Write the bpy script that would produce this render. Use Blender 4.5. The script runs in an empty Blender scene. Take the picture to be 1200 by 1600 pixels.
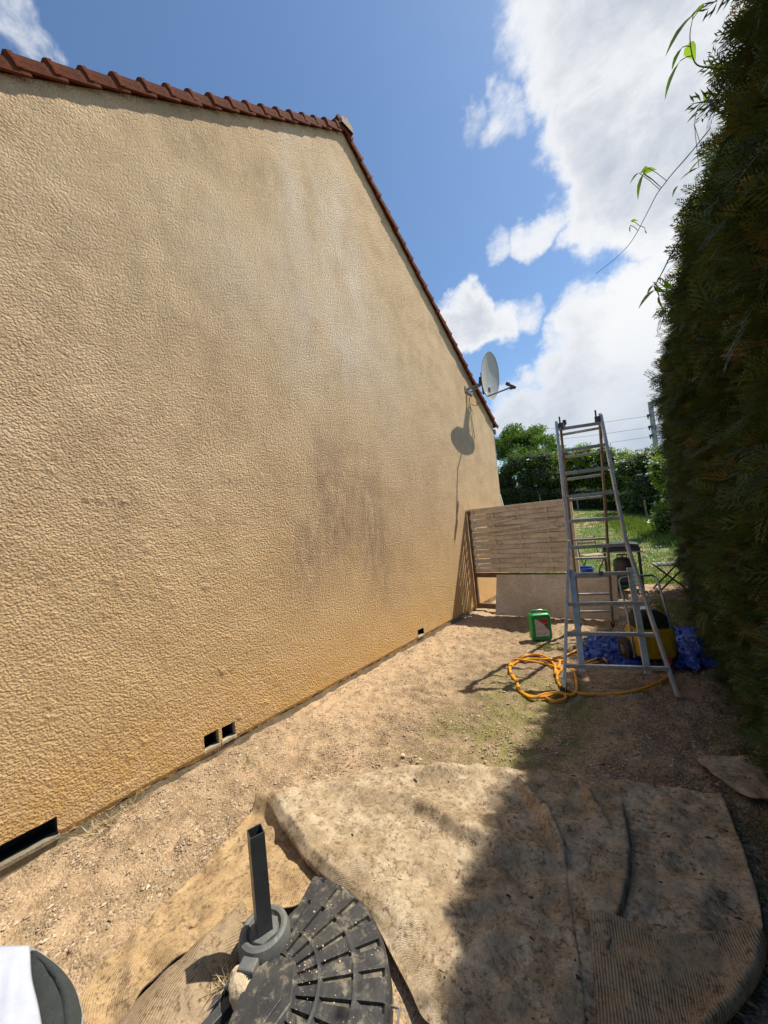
import bpy, math, random
import numpy as np
from math import sin, cos, radians, pi, atan, hypot
from mathutils import Vector, Matrix
random.seed(7); RNG = np.random.default_rng(7)
SC = bpy.context.scene
COL = SC.collection

# ------------------------------------------------------------------ camera
F = 580.0; EYE = 1.6; ROLL = -0.1; PITCH = atan(20/F); YAW = radians(38.65)
CAM = np.array([2.89, 0.0, EYE])
def ray(px, py):
    x = (px-600)/F; z = -(py-800)/F
    cr, sr = cos(ROLL), sin(ROLL)
    xr = x*cr - z*sr; zr = x*sr + z*cr
    cp, sp = cos(PITCH), sin(PITCH)
    a, b, c = xr, cp - zr*sp, sp + zr*cp
    cy, sy = cos(YAW), sin(YAW)
    return np.array([a*cy - b*sy, a*sy + b*cy, c])
def G(px, py, z=0.0):            # survey point at height z
    d = ray(px, py); return CAM + d*((z-EYE)/d[2])
def WX(px, py, x=0.0):           # survey point on the plane x
    d = ray(px, py); return CAM + d*((x-CAM[0])/d[0])
def WY(px, py, y):               # survey point on the plane y
    d = ray(px, py); return CAM + d*(y/d[1])
def PLN(p0, p1, p2):
    n = np.cross(p1-p0, p2-p0)
    def f(px, py):
        d = ray(px, py); return CAM + d*(n@(p0-CAM)/(n@d))
    return f

cd = bpy.data.cameras.new('camera'); cam = bpy.data.objects.new('camera', cd); COL.objects.link(cam)
fw = ray(600, 800); rt = ray(1600, 800)-fw; rt /= np.linalg.norm(rt); fw /= np.linalg.norm(fw); up = np.cross(rt, fw)
cam.matrix_world = Matrix(((rt[0], up[0], -fw[0], CAM[0]), (rt[1], up[1], -fw[1], CAM[1]), (rt[2], up[2], -fw[2], CAM[2]), (0, 0, 0, 1)))
cd.sensor_fit = 'HORIZONTAL'; cd.sensor_width = 36.0; cd.lens = F/1200*36; cd.clip_start = 0.02; cd.clip_end = 3000
SC.camera = cam

# ------------------------------------------------------------------ sun and sky
SUNV = Vector((0.319, 0.512, 1.0)).normalized()
sd = bpy.data.lights.new('sun', 'SUN'); sd.energy = 5.0; sd.angle = radians(0.55); sd.color = (1.0, 0.925, 0.80)
so = bpy.data.objects.new('sun', sd); COL.objects.link(so); so.rotation_euler = SUNV.to_track_quat('Z', 'Y').to_euler()
so.location = (6, 10, 20)
SC.view_settings.view_transform = 'Standard'; SC.view_settings.look = 'None'; SC.view_settings.gamma = 1
SC.view_settings.use_curve_mapping = False; SC.view_settings.exposure = 0.34

class NT:
    """small node-tree writer"""
    def __init__(s, nt): s.nt = nt; s.n = nt.nodes; s.l = nt.links
    def node(s, t, **k):
        n = s.n.new(t)
        for a, v in k.items(): setattr(n, a, v)
        return n
    def put(s, sock, v):
        if isinstance(v, bpy.types.NodeSocket): s.l.new(v, sock)
        elif v is not None:
            if sock.type == 'RGBA' and len(v) == 3: v = (*v, 1)
            sock.default_value = v
    def math(s, op, a, b=None, c=None, clamp=False):
        n = s.node('ShaderNodeMath', operation=op); n.use_clamp = clamp
        s.put(n.inputs[0], a)
        if b is not None: s.put(n.inputs[1], b)
        if c is not None: s.put(n.inputs[2], c)
        return n.outputs[0]
    def vmath(s, op, a, b=None, scale=None):
        n = s.node('ShaderNodeVectorMath', operation=op); s.put(n.inputs[0], a)
        if b is not None: s.put(n.inputs[1], b)
        if scale is not None: s.put(n.inputs['Scale'], scale)
        return n.outputs['Value'] if op in ('DOT_PRODUCT', 'LENGTH') else n.outputs[0]
    def mix(s, f, a, b, mode='MIX'):
        n = s.node('ShaderNodeMix', data_type='RGBA', blend_type=mode); n.clamp_factor = True
        s.put(n.inputs[0], f); s.put(n.inputs[6], a); s.put(n.inputs[7], b); return n.outputs[2]
    def noise(s, vec, scale, detail=4, rough=.55, dist=0.0, out=0, dims='3D'):
        n = s.node('ShaderNodeTexNoise', noise_dimensions=dims); s.put(n.inputs['Vector'], vec); n.inputs['Scale'].default_value = scale
        n.inputs['Detail'].default_value = detail; n.inputs['Roughness'].default_value = rough; n.inputs['Distortion'].default_value = dist
        return n.outputs[out]
    def voro(s, vec, scale, feature='F1', out='Distance', rnd=1.0):
        n = s.node('ShaderNodeTexVoronoi', feature=feature); s.put(n.inputs['Vector'], vec); n.inputs['Scale'].default_value = scale
        n.inputs['Randomness'].default_value = rnd
        return n.outputs[out]
    def ramp(s, f, a, b, lo=0.0, hi=1.0, smooth=True):
        n = s.node('ShaderNodeMapRange', interpolation_type='SMOOTHSTEP' if smooth else 'LINEAR'); s.put(n.inputs[0], f)
        n.inputs[1].default_value = a; n.inputs[2].default_value = b; n.inputs[3].default_value = lo; n.inputs[4].default_value = hi
        return n.outputs[0]
    def sep(s, v):
        n = s.node('ShaderNodeSeparateXYZ'); s.put(n.inputs[0], v); return n.outputs
    def comb(s, x, y, z):
        n = s.node('ShaderNodeCombineXYZ')
        for i, v in enumerate((x, y, z)): s.put(n.inputs[i], v)
        return n.outputs[0]
    def mapping(s, v, loc=(0, 0, 0), rot=(0, 0, 0), scale=(1, 1, 1)):
        n = s.node('ShaderNodeMapping'); s.put(n.inputs[0], v); n.inputs[1].default_value = loc; n.inputs[2].default_value = rot; n.inputs[3].default_value = scale
        return n.outputs[0]
    def bump(s, h, strength=.5, dist=.01, normal=None):
        n = s.node('ShaderNodeBump'); s.put(n.inputs['Height'], h); n.inputs['Strength'].default_value = strength; n.inputs['Distance'].default_value = dist
        if normal is not None: s.put(n.inputs['Normal'], normal)
        return n.outputs[0]

world = bpy.data.worlds.new('World'); SC.world = world; world.use_nodes = True
w = NT(world.node_tree); w.n.clear()
sky = w.node('ShaderNodeTexSky', sky_type='NISHITA'); sky.sun_disc = False
sky.sun_elevation = math.asin(SUNV.z); sky.sun_rotation = math.atan2(SUNV.x, SUNV.y); sky.air_density = 1.0; sky.dust_density = 0.6; sky.ozone_density = 1.2
co = w.node('ShaderNodeTexCoord').outputs['Generated']
# clouds: soft masses at measured bearings plus scattered noise over the whole sky
def blob(px, py, size):
    d = ray(px, py); d = d/np.linalg.norm(d)
    dt = w.vmath('DOT_PRODUCT', co, tuple(d))
    return w.ramp(dt, cos(radians(size)), 1.0, 0.0, 1.0)
warp = w.noise(co, 3.2, 6, .6, out=1)
cw = w.vmath('ADD', co, w.vmath('SCALE', w.vmath('SUBTRACT', warp, (.5, .5, .5)), scale=.30))
co_w = cw
def blobw(px, py, size, amp):
    d = ray(px, py); d = d/np.linalg.norm(d)
    dt = w.vmath('DOT_PRODUCT', w.vmath('NORMALIZE', co_w), tuple(d))
    return w.ramp(dt, cos(radians(size)), 1.0, 0.0, amp)
acc = None
for bx, by, bs, ba in [(960, 10, 12, 1.0), (900, 120, 7.5, .9), (950, 220, 9, 1.0), (1030, 290, 10, 1.0), (1100, 120, 14, 1.0), (930, 330, 5, .8), (835, 350, 4.5, .75), (775, 372, 3.5, .6), (745, 215, 2.6, .55), (790, 205, 4, .6),
                       (735, 500, 6.0, .95), (780, 505, 5, .8), (830, 500, 4.0, .66), (930, 540, 8, 1.0), (1010, 500, 8, .95), (880, 590, 7, .95), (1000, 620, 11, 1.0), (820, 640, 7, .9), (5, 5, 4, .45), (890, 660, 8, .9), (1250, 500, 20, .9), (1300, 100, 20, .9)]:
    b_ = blobw(bx, by, bs, ba)
    acc = b_ if acc is None else w.math('MAXIMUM', acc, b_)
nz = w.noise(co, 5.0, 9, .62, dist=.25)
nz2 = w.noise(co, 1.3, 4, .55)
patchy = w.ramp(nz2, .58, .80, 0.0, .4)
field = w.math('ADD', w.math('MAXIMUM', acc, patchy), w.math('MULTIPLY', w.math('SUBTRACT', nz, .5), 1.35))
wisp = w.noise(w.mapping(co, rot=(.3, .2, .5), scale=(1, 2.2, 1.6)), 9.0, 9, .68, dist=.6)
field = w.math('ADD', field, w.math('MULTIPLY', w.math('SUBTRACT', wisp, .5), .55))
mask = w.ramp(field, .30, .80)
shade = w.noise(w.vmath('ADD', co, (.03, .05, .09)), 3.4, 7, .55, dist=.3)
thick = w.ramp(field, .55, 1.3)
shade = w.math('ADD', shade, w.math('MULTIPLY', w.math('SUBTRACT', wisp, .5), .25))
cbright = w.mix(w.math('MULTIPLY', thick, w.ramp(shade, .66, .42)), (7.35, 7.45, 7.6), (3.9, 4.35, 5.1))
lowdir = w.sep(co)[2]
cbright = w.mix(w.ramp(lowdir, .02, .42, .80, 0.0), cbright, (3.9, 4.6, 5.6))
skyc = w.mix(1.0, sky.outputs[0], (.90, 1.08, 1.20), 'MULTIPLY')
skyc = w.mix(w.ramp(lowdir, .0, .25, .25, 0), skyc, (5.6, 6.6, 8.0))
fin = w.mix(mask, skyc, cbright)
bg = w.node('ShaderNodeBackground'); w.put(bg.inputs[0], fin); bg.inputs[1].default_value = 0.102
wo = w.node('ShaderNodeOutputWorld'); w.l.new(bg.outputs[0], wo.inputs[0])

# ------------------------------------------------------------------ materials
def newmat(name):
    m = bpy.data.materials.new(name); m.use_nodes = True
    t = NT(m.node_tree); b = m.node_tree.nodes['Principled BSDF']
    t.b = b; t.pos = t.node('ShaderNodeNewGeometry').outputs['Position']; t.tc = t.node('ShaderNodeTexCoord')
    t.obj = t.tc.outputs['Object']; t.uv = t.tc.outputs['UV']
    return m, t
def plain(name, c1, c2=None, scale=8.0, rough=.6, metal=0.0, bump=0.0, bscale=60.0, spec=.5, thr=(.4, .65), tone=.12, dirt=None, dirtamt=.5):
    m, t = newmat(name); c2 = c2 or tuple(v*.7 for v in c1)
    vec = t.obj
    c = t.mix(t.ramp(t.noise(vec, scale, 5, .6), thr[0], thr[1]), c1, c2)
    fine = t.noise(vec, scale*9, 3, .6)
    c = t.mix(t.ramp(fine, .3, .7, 0, tone*2), c, tuple(v*.55 for v in c1))
    if dirt is not None:
        c = t.mix(t.ramp(t.noise(vec, scale*2.3, 6, .7, dist=.5), .5, .68, 0, dirtamt), c, dirt)
    t.put(t.b.inputs['Base Color'], c)
    t.put(t.b.inputs['Roughness'], t.ramp(fine, .2, .8, max(rough-.1, .05), min(rough+.12, 1)))
    t.b.inputs['Metallic'].default_value = metal; t.b.inputs['Specular IOR Level'].default_value = spec
    if bump: t.put(t.b.inputs['Normal'], t.bump(t.noise(vec, bscale, 4, .6), bump, .01))
    return m
def leafmat(name, cols, trans=.35, rough=.55, attr='tint', tcol=None):
    m, t = newmat(name)
    a = t.node('ShaderNodeAttribute', attribute_name=attr).outputs['Fac']
    c = cols[0]
    cur = t.mix(t.ramp(a, 0, 1.0/(len(cols)-1), smooth=False), cols[0], cols[1])
    for i in range(2, len(cols)):
        cur = t.mix(t.ramp(a, (i-1)/(len(cols)-1), i/(len(cols)-1), smooth=False), cur, cols[i])
    t.put(t.b.inputs['Base Color'], cur); t.b.inputs['Roughness'].default_value = rough; t.b.inputs['Specular IOR Level'].default_value = .25
    tr = t.node('ShaderNodeBsdfTranslucent'); t.put(tr.inputs[0], t.mix(1.0, cur, tcol or (1.5, 1.7, .8), 'MULTIPLY'))
    ms = t.node('ShaderNodeMixShader'); ms.inputs[0].default_value = trans
    t.l.new(t.b.outputs[0], ms.inputs[1]); t.l.new(tr.outputs[0], ms.inputs[2])
    t.l.new(ms.outputs[0], m.node_tree.nodes['Material Output'].inputs[0])
    return m

# stucco
m_wall, t = newmat('ochre_stucco')
p = t.pos; sx = t.sep(p)
c = t.mix(t.ramp(t.noise(p, 2.2, 6, .62), .35, .68), (.72, .52, .305), (.59, .415, .235))
c = t.mix(t.ramp(t.noise(p, 22, 4, .6), .4, .7, 0, .45), c, (.78, .60, .38))
c = t.mix(t.ramp(sx[2], .15, 2.6, .75, 0), c, (.66, .44, .215))               # yellower towards the splash zone
c = t.mix(t.math('MULTIPLY', t.ramp(sx[2], .02, .8, 1, 0), t.ramp(t.noise(p, 5, 5, .65), .38, .62, .1, .6)), c, (.60, .37, .11))
streak = t.mapping(p, scale=(1, 1.0, .45))
def zone(cy, cz, ry, rz):
    dy = t.math('DIVIDE', t.math('SUBTRACT', sx[1], cy), ry); dz = t.math('DIVIDE', t.math('SUBTRACT', sx[2], cz), rz)
    d = t.math('SQRT', t.math('ADD', t.math('MULTIPLY', dy, dy), t.math('MULTIPLY', dz, dz)))
    return t.ramp(d, 0.15, 1.0, 1, 0)
stn = t.ramp(t.noise(streak, 2.6, 9, .74, dist=.2), .33, .66, .1, 1)
stn2 = t.ramp(t.noise(t.mapping(p, scale=(1, 1, .42)), 5.5, 10, .80), .36, .62, .05, 1)
for cy, cz, ry, rz, col, am, mk in [(2.75, 5.3, .55, 1.4, (.86, .76, .63), .55, stn), (3.35, 4.9, .6, 2.0, (.86, .76, .63), .5, stn), (2.9, 4.0, 1.6, 1.8, (.80, .66, .51), .6, stn), (1.6, 4.1, .8, 1.0, (.78, .62, .46), .4, stn), (3.9, 3.4, .8, 1.6, (.78, .62, .46), .4, stn),
                                (2.75, 1.85, .55, 1.2, (.34, .24, .16), .85, stn2), (3.35, 1.7, .45, 1.3, (.35, .245, .165), .8, stn2), (2.3, 1.35, .45, .7, (.36, .255, .17), .7, stn2), (3.6, 1.2, .8, 1.0, (.40, .285, .18), .6, stn2), (4.5, 1.9, 1.0, 1.2, (.50, .355, .225), .4, stn2), (1.0, 3.6, 2.0, 1.3, (.46, .335, .205), .5, stn2), (1.8, 5.1, 1.6, .6, (.42, .305, .19), .55, stn2), (.6, 2.0, 1.0, .7, (.50, .36, .225), .3, stn2)]:
    c = t.mix(t.math('MULTIPLY', t.math('MULTIPLY', zone(cy, cz, ry, rz), mk), am), c, col)
t.put(t.b.inputs['Base Color'], c); t.b.inputs['Roughness'].default_value = .93; t.b.inputs['Specular IOR Level'].default_value = .15
pr = t.mapping(p, loc=(3.3, 1.7, .9), rot=(.63, .41, .87))
vs = t.node('ShaderNodeTexVoronoi', feature='SMOOTH_F1'); t.put(vs.inputs['Vector'], t.vmath('ADD', pr, t.vmath('SCALE', t.noise(pr, 40, 3, .6, out=1), scale=.02))); vs.inputs['Scale'].default_value = 70; vs.inputs['Smoothness'].default_value = .35
hh = t.math('ADD', t.math('MULTIPLY', vs.outputs['Distance'], -1.1), t.math('MULTIPLY', t.noise(pr, 95, 3, .62), 1.3))
hh = t.math('ADD', hh, t.math('MULTIPLY', t.noise(pr, 45, 3, .6), .8))
hh = t.math('MULTIPLY', hh, t.ramp(sx[1], 2.5, 7.0, 1.0, .55))
t.put(t.b.inputs['Normal'], t.bump(hh, 1.0, .0088))

m_concrete = plain('weathered_concrete', (.30, .25, .17), (.19, .155, .10), 6, .95, bump=.6, bscale=50, dirt=(.10, .085, .05))
m_block = plain('pale_mortar', (.50, .42, .30), (.34, .28, .19), 9, .95, bump=.5, bscale=60)
m_void = plain('dark_cavity', (.045, .04, .032), (.03, .027, .02), 9, .95)  # near-black lining of the vent boxes
m_tile = plain('terracotta', (.17, .048, .020), (.095, .032, .017), 7, .92, spec=.12, bump=.35, bscale=45, tone=.2, dirt=(.10, .06, .045), dirtamt=.6)
m_ridge = plain('lichened_terracotta', (.42, .33, .24), (.25, .14, .09), 9, .9, bump=.4, bscale=45, dirt=(.12, .10, .08))

# gravel ground
m_ground, t = newmat('gravelly_earth')
p = t.pos; sx = t.sep(p)
big = t.noise(p, .9, 5, .6); mid = t.noise(p, 4.5, 6, .65)
c = t.mix(t.ramp(big, .42, .62), (.46, .325, .195), (.30, .215, .13))
c = t.mix(t.ramp(mid, .42, .62, 0, .8), c, (.24, .165, .095))
path = t.mapping(p, loc=(-1.55, 0, 0), scale=(1, .15, 1))
cen = t.ramp(t.math('ABSOLUTE', t.math('SUBTRACT', sx[0], 1.35)), .1, .75, 1, 0)
cen = t.math('MULTIPLY', cen, t.ramp(sx[1], 1.4, 2.2)); cen = t.math('MULTIPLY', cen, t.ramp(sx[1], 3.4, 4.4, 1, 0))
c = t.mix(t.math('MULTIPLY', cen, t.ramp(mid, .36, .56, 0, .85)), c, (.20, .145, .085))
nearw = t.math('MULTIPLY', t.ramp(sx[0], .1, .9, 1, 0), t.ramp(sx[1], 1.0, 2.5))
c = t.mix(t.math('MULTIPLY', nearw, .65), c, (.60, .42, .25))
damp = t.math('MULTIPLY', t.ramp(sx[1], .2, 1.3, 1, 0), t.ramp(t.noise(p, 2.4, 5, .6), .46, .58, 0, .65))
c = t.mix(damp, c, (.29, .21, .115))
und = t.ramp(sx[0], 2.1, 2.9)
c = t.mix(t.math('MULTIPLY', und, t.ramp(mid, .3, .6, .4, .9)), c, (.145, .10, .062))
vd = t.voro(p, 105); vc = t.sep(t.voro(p, 105, out='Color'))[0]
c = t.mix(t.ramp(vc, .55, .95, 0, .38), c, (.60, .46, .31))
c = t.mix(t.ramp(vc, .0, .28, .6, 0), c, (.16, .11, .07))
mossy = t.math('MULTIPLY', t.ramp(t.noise(p, 3.0, 6, .75), .42, .56, 0, .95), t.math('MULTIPLY', t.ramp(t.math('ABSOLUTE', t.math('SUBTRACT', sx[0], 1.75)), .15, .75, 1, 0), t.ramp(t.math('ABSOLUTE', t.math('SUBTRACT', sx[1], 2.9)), .3, 1.4, 1, 0)))
c = t.mix(mossy, c, (.21, .19, .065))
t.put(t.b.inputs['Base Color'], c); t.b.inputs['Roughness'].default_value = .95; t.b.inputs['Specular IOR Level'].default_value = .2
h = t.math('ADD', t.math('MULTIPLY', vd, -1.0), t.math('MULTIPLY', t.noise(p, 160, 3), .6))
t.put(t.b.inputs['Normal'], t.bump(h, .8, .008))

m_lawn, t = newmat('lawn_soil')
p = t.pos
c = t.mix(t.ramp(t.noise(p, 1.2, 6, .65), .38, .64), (.10, .155, .026), (.17, .20, .055))
c = t.mix(t.ramp(t.noise(p, 26, 3, .6), .4, .7, 0, .6), c, (.06, .10, .018))
t.put(t.b.inputs['Base Color'], c); t.b.inputs['Roughness'].default_value = .95
t.put(t.b.inputs['Normal'], t.bump(t.noise(p, 40, 4), .8, .03))

m_chip, t = newmat('gravel_chips')
a = t.node('ShaderNodeAttribute', attribute_name='tint').outputs['Fac']
c = t.mix(t.ramp(a, 0, .5, smooth=False), (.19, .125, .075), (.40, .29, .18)); c = t.mix(t.ramp(a, .5, 1, smooth=False), c, (.62, .50, .36))
t.put(t.b.inputs['Base Color'], c); t.b.inputs['Roughness'].default_value = .9

m_crumb, t = newmat('soil_crumb')
a = t.node('ShaderNodeAttribute', attribute_name='tint').outputs['Fac']
t.put(t.b.inputs['Base Color'], t.mix(a, (.055, .036, .022), (.45, .34, .22))); t.b.inputs['Roughness'].default_value = .95
# carpets: latex backing with fine ribs
def carpetmat(name, rib, ribdist, base=(.43, .325, .205), pale=(.64, .52, .38), dark=(.15, .10, .06), dirtlo=.47, seed=0.0, ribrot=0.0):
    m, t = newmat(name); p = t.vmath('ADD', t.pos, (seed, seed*.7, 0))
    n1 = t.noise(p, 5.5, 11, .80, dist=.15); n2 = t.noise(p, 10, 9, .78, dist=.2); n3 = t.noise(p, 48, 5, .72)
    c = t.mix(t.ramp(n1, .40, .62), base, pale)
    c = t.mix(t.ramp(n2, dirtlo, dirtlo+.17, 0, .72), c, tuple(v*.62 for v in base))
    c = t.mix(t.math('MULTIPLY', t.ramp(n3, .51, .60, 0, .92), t.ramp(n2, .42, .56, .25, 1)), c, dark)
    n4 = t.noise(p, 13, 8, .8, dist=1.2)
    c = t.mix(t.ramp(t.math('ABSOLUTE', t.math('SUBTRACT', n4, .5)), .0, .022, .55, 0), c, dark)
    c = t.mix(t.ramp(t.noise(p, 4.1, 6, .75), .60, .70, 0, .7), c, tuple(min(v*1.22, .85) for v in pale))
    spots = t.math('MULTIPLY', t.ramp(t.voro(p, 26), .0, .20, 1, 0), t.ramp(t.noise(p, 5, 3), .5, .6))
    c = t.mix(t.math('MULTIPLY', spots, .85), c, (.07, .05, .035))
    sp2 = t.math('MULTIPLY', t.ramp(t.voro(p, 75), .05, .26, 1, 0), t.ramp(t.noise(p, 3.1, 6, .7), .44, .58))
    c = t.mix(t.math('MULTIPLY', sp2, .75), c, (.10, .07, .045))
    c = t.mix(t.ramp(t.noise(p, 190, 3, .7), .5, .72, 0, .4), c, tuple(v*.45 for v in base))
    c = t.mix(t.math('MULTIPLY', t.ramp(t.noise(p, 3.7, 5, .6, dist=.6), .57, .64), t.ramp(n3, .35, .55, .1, .6)), c, (.20, .145, .09))
    wv = t.node('ShaderNodeTexWave', bands_direction='X'); wv.inputs['Scale'].default_value = 1.0; wv.inputs['Distortion'].default_value = .35; wv.inputs['Detail'].default_value = 1
    sc = rib; t.put(wv.inputs['Vector'], t.mapping(t.uv, rot=(0, 0, ribrot), scale=(sc, sc, sc)))
    wn = t.noise(p, 6, 4); ribmask = t.ramp(wn, .40, .56, .25, 1.0)
    c = t.mix(t.math('MULTIPLY', t.ramp(wv.outputs['Fac'], .0, .45, .32, 0), ribmask), c, tuple(v*.5 for v in base))
    t.put(t.b.inputs['Base Color'], c); t.b.inputs['Roughness'].default_value = .95; t.b.inputs['Specular IOR Level'].default_value = .12
    hh = t.math('ADD', t.math('MULTIPLY', t.math('MULTIPLY', wv.outputs['Fac'], ribmask), ribdist), t.math('MULTIPLY', t.noise(p, 60, 5, .7), .0022))
    hh = t.math('ADD', hh, t.math('MULTIPLY', n2, .0035))
    t.put(t.b.inputs['Normal'], t.bump(hh, 1.0, 1.0))
    return m
m_carpet = carpetmat('carpet_backing', 36, .0008, base=(.375, .28, .17), pale=(.56, .455, .315), dirtlo=.47)
m_carpet_rib = carpetmat('carpet_ribbed_back', 33, .0028, base=(.34, .25, .15), pale=(.41, .31, .20), dirtlo=.52, seed=3.1)
m_carpet_left = carpetmat('carpet_tan_back', 30, .0012, base=(.42, .285, .145), pale=(.52, .37, .20), seed=9.2)
m_carpet_edge = plain('carpet_pile', (.17, .11, .07), (.10, .07, .045), 20, .98, bump=.8, bscale=120)

m_alu = plain('scuffed_aluminium', (.66, .64, .60), (.50, .48, .44), 12, .40, metal=.7, bump=.05, dirt=(.32, .29, .25), dirtamt=.5)
m_alu_old = plain('oxidised_rail', (.36, .29, .22), (.24, .18, .13), 14, .5, metal=.55, dirt=(.20, .13, .08))
m_rubber = plain('black_rubber', (.02, .02, .021), (.035, .034, .032), 15, .7)
m_blackplast = plain('dusty_black_plastic', (.028, .029, .031), (.055, .052, .047), 9, .52, bump=.15, bscale=80, dirt=(.24, .205, .15), dirtamt=.8)
m_slot = plain('dried_mud_film', (.17, .15, .10), (.06, .055, .045), 16, .8, dirt=(.30, .26, .18), dirtamt=.7)
m_anth = plain('anthracite_coated_steel', (.045, .05, .055), (.06, .065, .07), 6, .42, spec=.5, dirt=(.16, .14, .11), dirtamt=.15)
m_greycollar = plain('grey_moulded_plastic', (.115, .122, .118), (.15, .15, .14), 9, .6, bump=.1, dirt=(.25, .22, .17), dirtamt=.4)
m_steel = plain('galvanised_steel', (.45, .46, .47), (.33, .34, .35), 12, .42, metal=.7)
m_green = plain('green_canister_plastic', (.012, .27, .055), (.016, .32, .07), 6, .35)
m_label = plain('paper_label', (.62, .58, .54), (.55, .50, .46), 20, .6)
m_red = plain('red_print', (.50, .035, .03), (.42, .05, .04), 20, .6)
m_darkprint = plain('dark_green_print', (.10, .11, .05), (.14, .10, .06), 30, .6)
m_greyprint = plain('grey_print', (.28, .27, .27), (.35, .30, .3), 30, .6)
m_yellow = plain('yellow_machine_plastic', (.48, .31, .012), (.38, .24, .012), 6, .38, dirt=(.22, .16, .05), dirtamt=.4)
m_hose = plain('yellow_orange_hose', (.80, .36, .012), (.66, .25, .01), 9, .42, dirt=(.35, .18, .05), dirtamt=.35)
m_tarp, t = newmat('blue_tarpaulin')
c = t.mix(t.ramp(t.noise(t.pos, 7, 6, .65), .4, .66), (.016, .05, .30), (.04, .11, .44))
c = t.mix(t.ramp(t.noise(t.pos, 30, 5, .7, dist=.8), .60, .68, 0, .6), c, (.28, .33, .42))
t.put(t.b.inputs['Base Color'], c); t.b.inputs['Roughness'].default_value = .36
t.put(t.b.inputs['Normal'], t.bump(t.noise(t.pos, 25, 5, .6, dist=1.0), .8, .02))
m_panel = plain('weathered_painted_wood', (.80, .69, .53), (.72, .60, .45), 5, .85, bump=.25, bscale=70, tone=.2, dirt=(.36, .27, .18), dirtamt=.4)
m_panel2 = plain('weathered_painted_wood_dull', (.74, .63, .48), (.66, .54, .40), 4, .85, bump=.3, bscale=60, tone=.2, dirt=(.33, .25, .16), dirtamt=.5)
m_frame = plain('brown_wood_frame', (.20, .12, .065), (.13, .075, .04), 9, .85, bump=.25, bscale=60)
m_osb, t = newmat('chipboard')
q = t.mapping(t.obj, rot=(.3, .2, .5), scale=(1.0, 1, 2.0)); v = t.sep(t.voro(q, 34, out='Color'))[0]
c = t.mix(t.ramp(v, 0, 1, smooth=False), (.62, .52, .39), (.78, .67, .52)); c = t.mix(t.ramp(t.noise(t.obj, 30, 5, .7, dist=1.0), .58, .66, 0, .6), c, (.27, .18, .10))
c = t.mix(t.ramp(t.noise(t.obj, 2.5, 4), .4, .6, 0, .4), c, (.44, .33, .22))
t.put(t.b.inputs['Base Color'], c); t.b.inputs['Roughness'].default_value = .85; t.put(t.b.inputs['Normal'], t.bump(v, .25, .004))
m_dish = plain('pale_dish_enamel', (.52, .51, .46), (.45, .44, .39), 6, .45, dirt=(.35, .33, .26), dirtamt=.3)
m_dark = plain('dark_fittings', (.04, .04, .042), (.07, .065, .06), 10, .5)
m_bbq = plain('black_griddle_enamel', (.03, .03, .033), (.05, .05, .05), 6, .35)
m_slat = plain('grey_wood_slats', (.24, .23, .21), (.17, .16, .15), 10, .7)
m_wood = plain('pale_wood', (.45, .33, .21), (.36, .25, .15), 10, .7)
m_blue = plain('blue_plastic', (.015, .11, .48), (.02, .13, .5), 5, .4)
m_mint = plain('mint_green_plastic', (.05, .40, .22), (.06, .42, .25), 5, .4)
m_stake = plain('weathered_stake_wood', (.20, .18, .14), (.12, .10, .08), 10, .9)
m_rock = plain('pale_limestone', (.62, .50, .33), (.46, .36, .23), 14, .9, bump=.8, bscale=30, dirt=(.25, .19, .12), dirtamt=.4)
m_greyrock = plain('grey_stone', (.30, .29, .28), (.2, .2, .19), 10, .9, bump=.5)
m_cloth = plain('white_cotton', (.47, .51, .60), (.42, .46, .56), 7, .85, bump=.2, bscale=25, tone=.04)
m_darkcloth = plain('charcoal_felt', (.028, .036, .036), (.04, .046, .045), 12, .95, bump=.3, bscale=90)
m_piping = plain('grey_piping', (.30, .32, .31), (.24, .25, .25), 20, .9)
m_bark = plain('grey_brown_bark', (.12, .085, .055), (.07, .05, .035), 14, .95, bump=.8, bscale=30)
m_straw = plain('dry_straw', (.50, .40, .22), (.38, .29, .15), 20, .85)
m_pole = plain('grey_pole_concrete', (.34, .36, .38), (.28, .30, .32), 3, .9)
m_white = plain('white_pvc', (.78, .78, .77), (.7, .7, .69), 5, .4)
m_inner = plain('dark_blocking_core', (.018, .016, .010), (.010, .010, .006), 6, 1.0)  # near-black cores inside foliage, interior shade set as colour
m_thuja = leafmat('cypress_foliage', [(.030, .048, .013), (.050, .072, .018), (.075, .098, .024), (.115, .125, .035), (.20, .115, .045)], trans=.22)
m_leaf_far = leafmat('laurel_leaves', [(.06, .11, .018), (.11, .18, .026), (.19, .27, .035), (.30, .36, .05)], trans=.45)
m_leaf_dark = leafmat('shrub_leaves', [(.04, .08, .018), (.075, .13, .026), (.12, .19, .04)], trans=.4)
m_leaf_tree = leafmat('tree_leaves', [(.045, .09, .018), (.08, .145, .025), (.13, .20, .035)], trans=.42)
m_vine = leafmat('vine_leaf_green', [(.10, .19, .02), (.16, .27, .035), (.22, .33, .05)], trans=.5)
m_flower = plain('cream_blossom', (.72, .72, .60), (.6, .62, .46), 8, .8)
m_grass = leafmat('grass_blades', [(.085, .135, .022), (.13, .19, .032), (.19, .245, .05), (.30, .29, .12)], trans=.3)
m_litter = leafmat('dead_leaf_litter', [(.09, .055, .03), (.17, .11, .06), (.30, .21, .12)], trans=.1)

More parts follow.
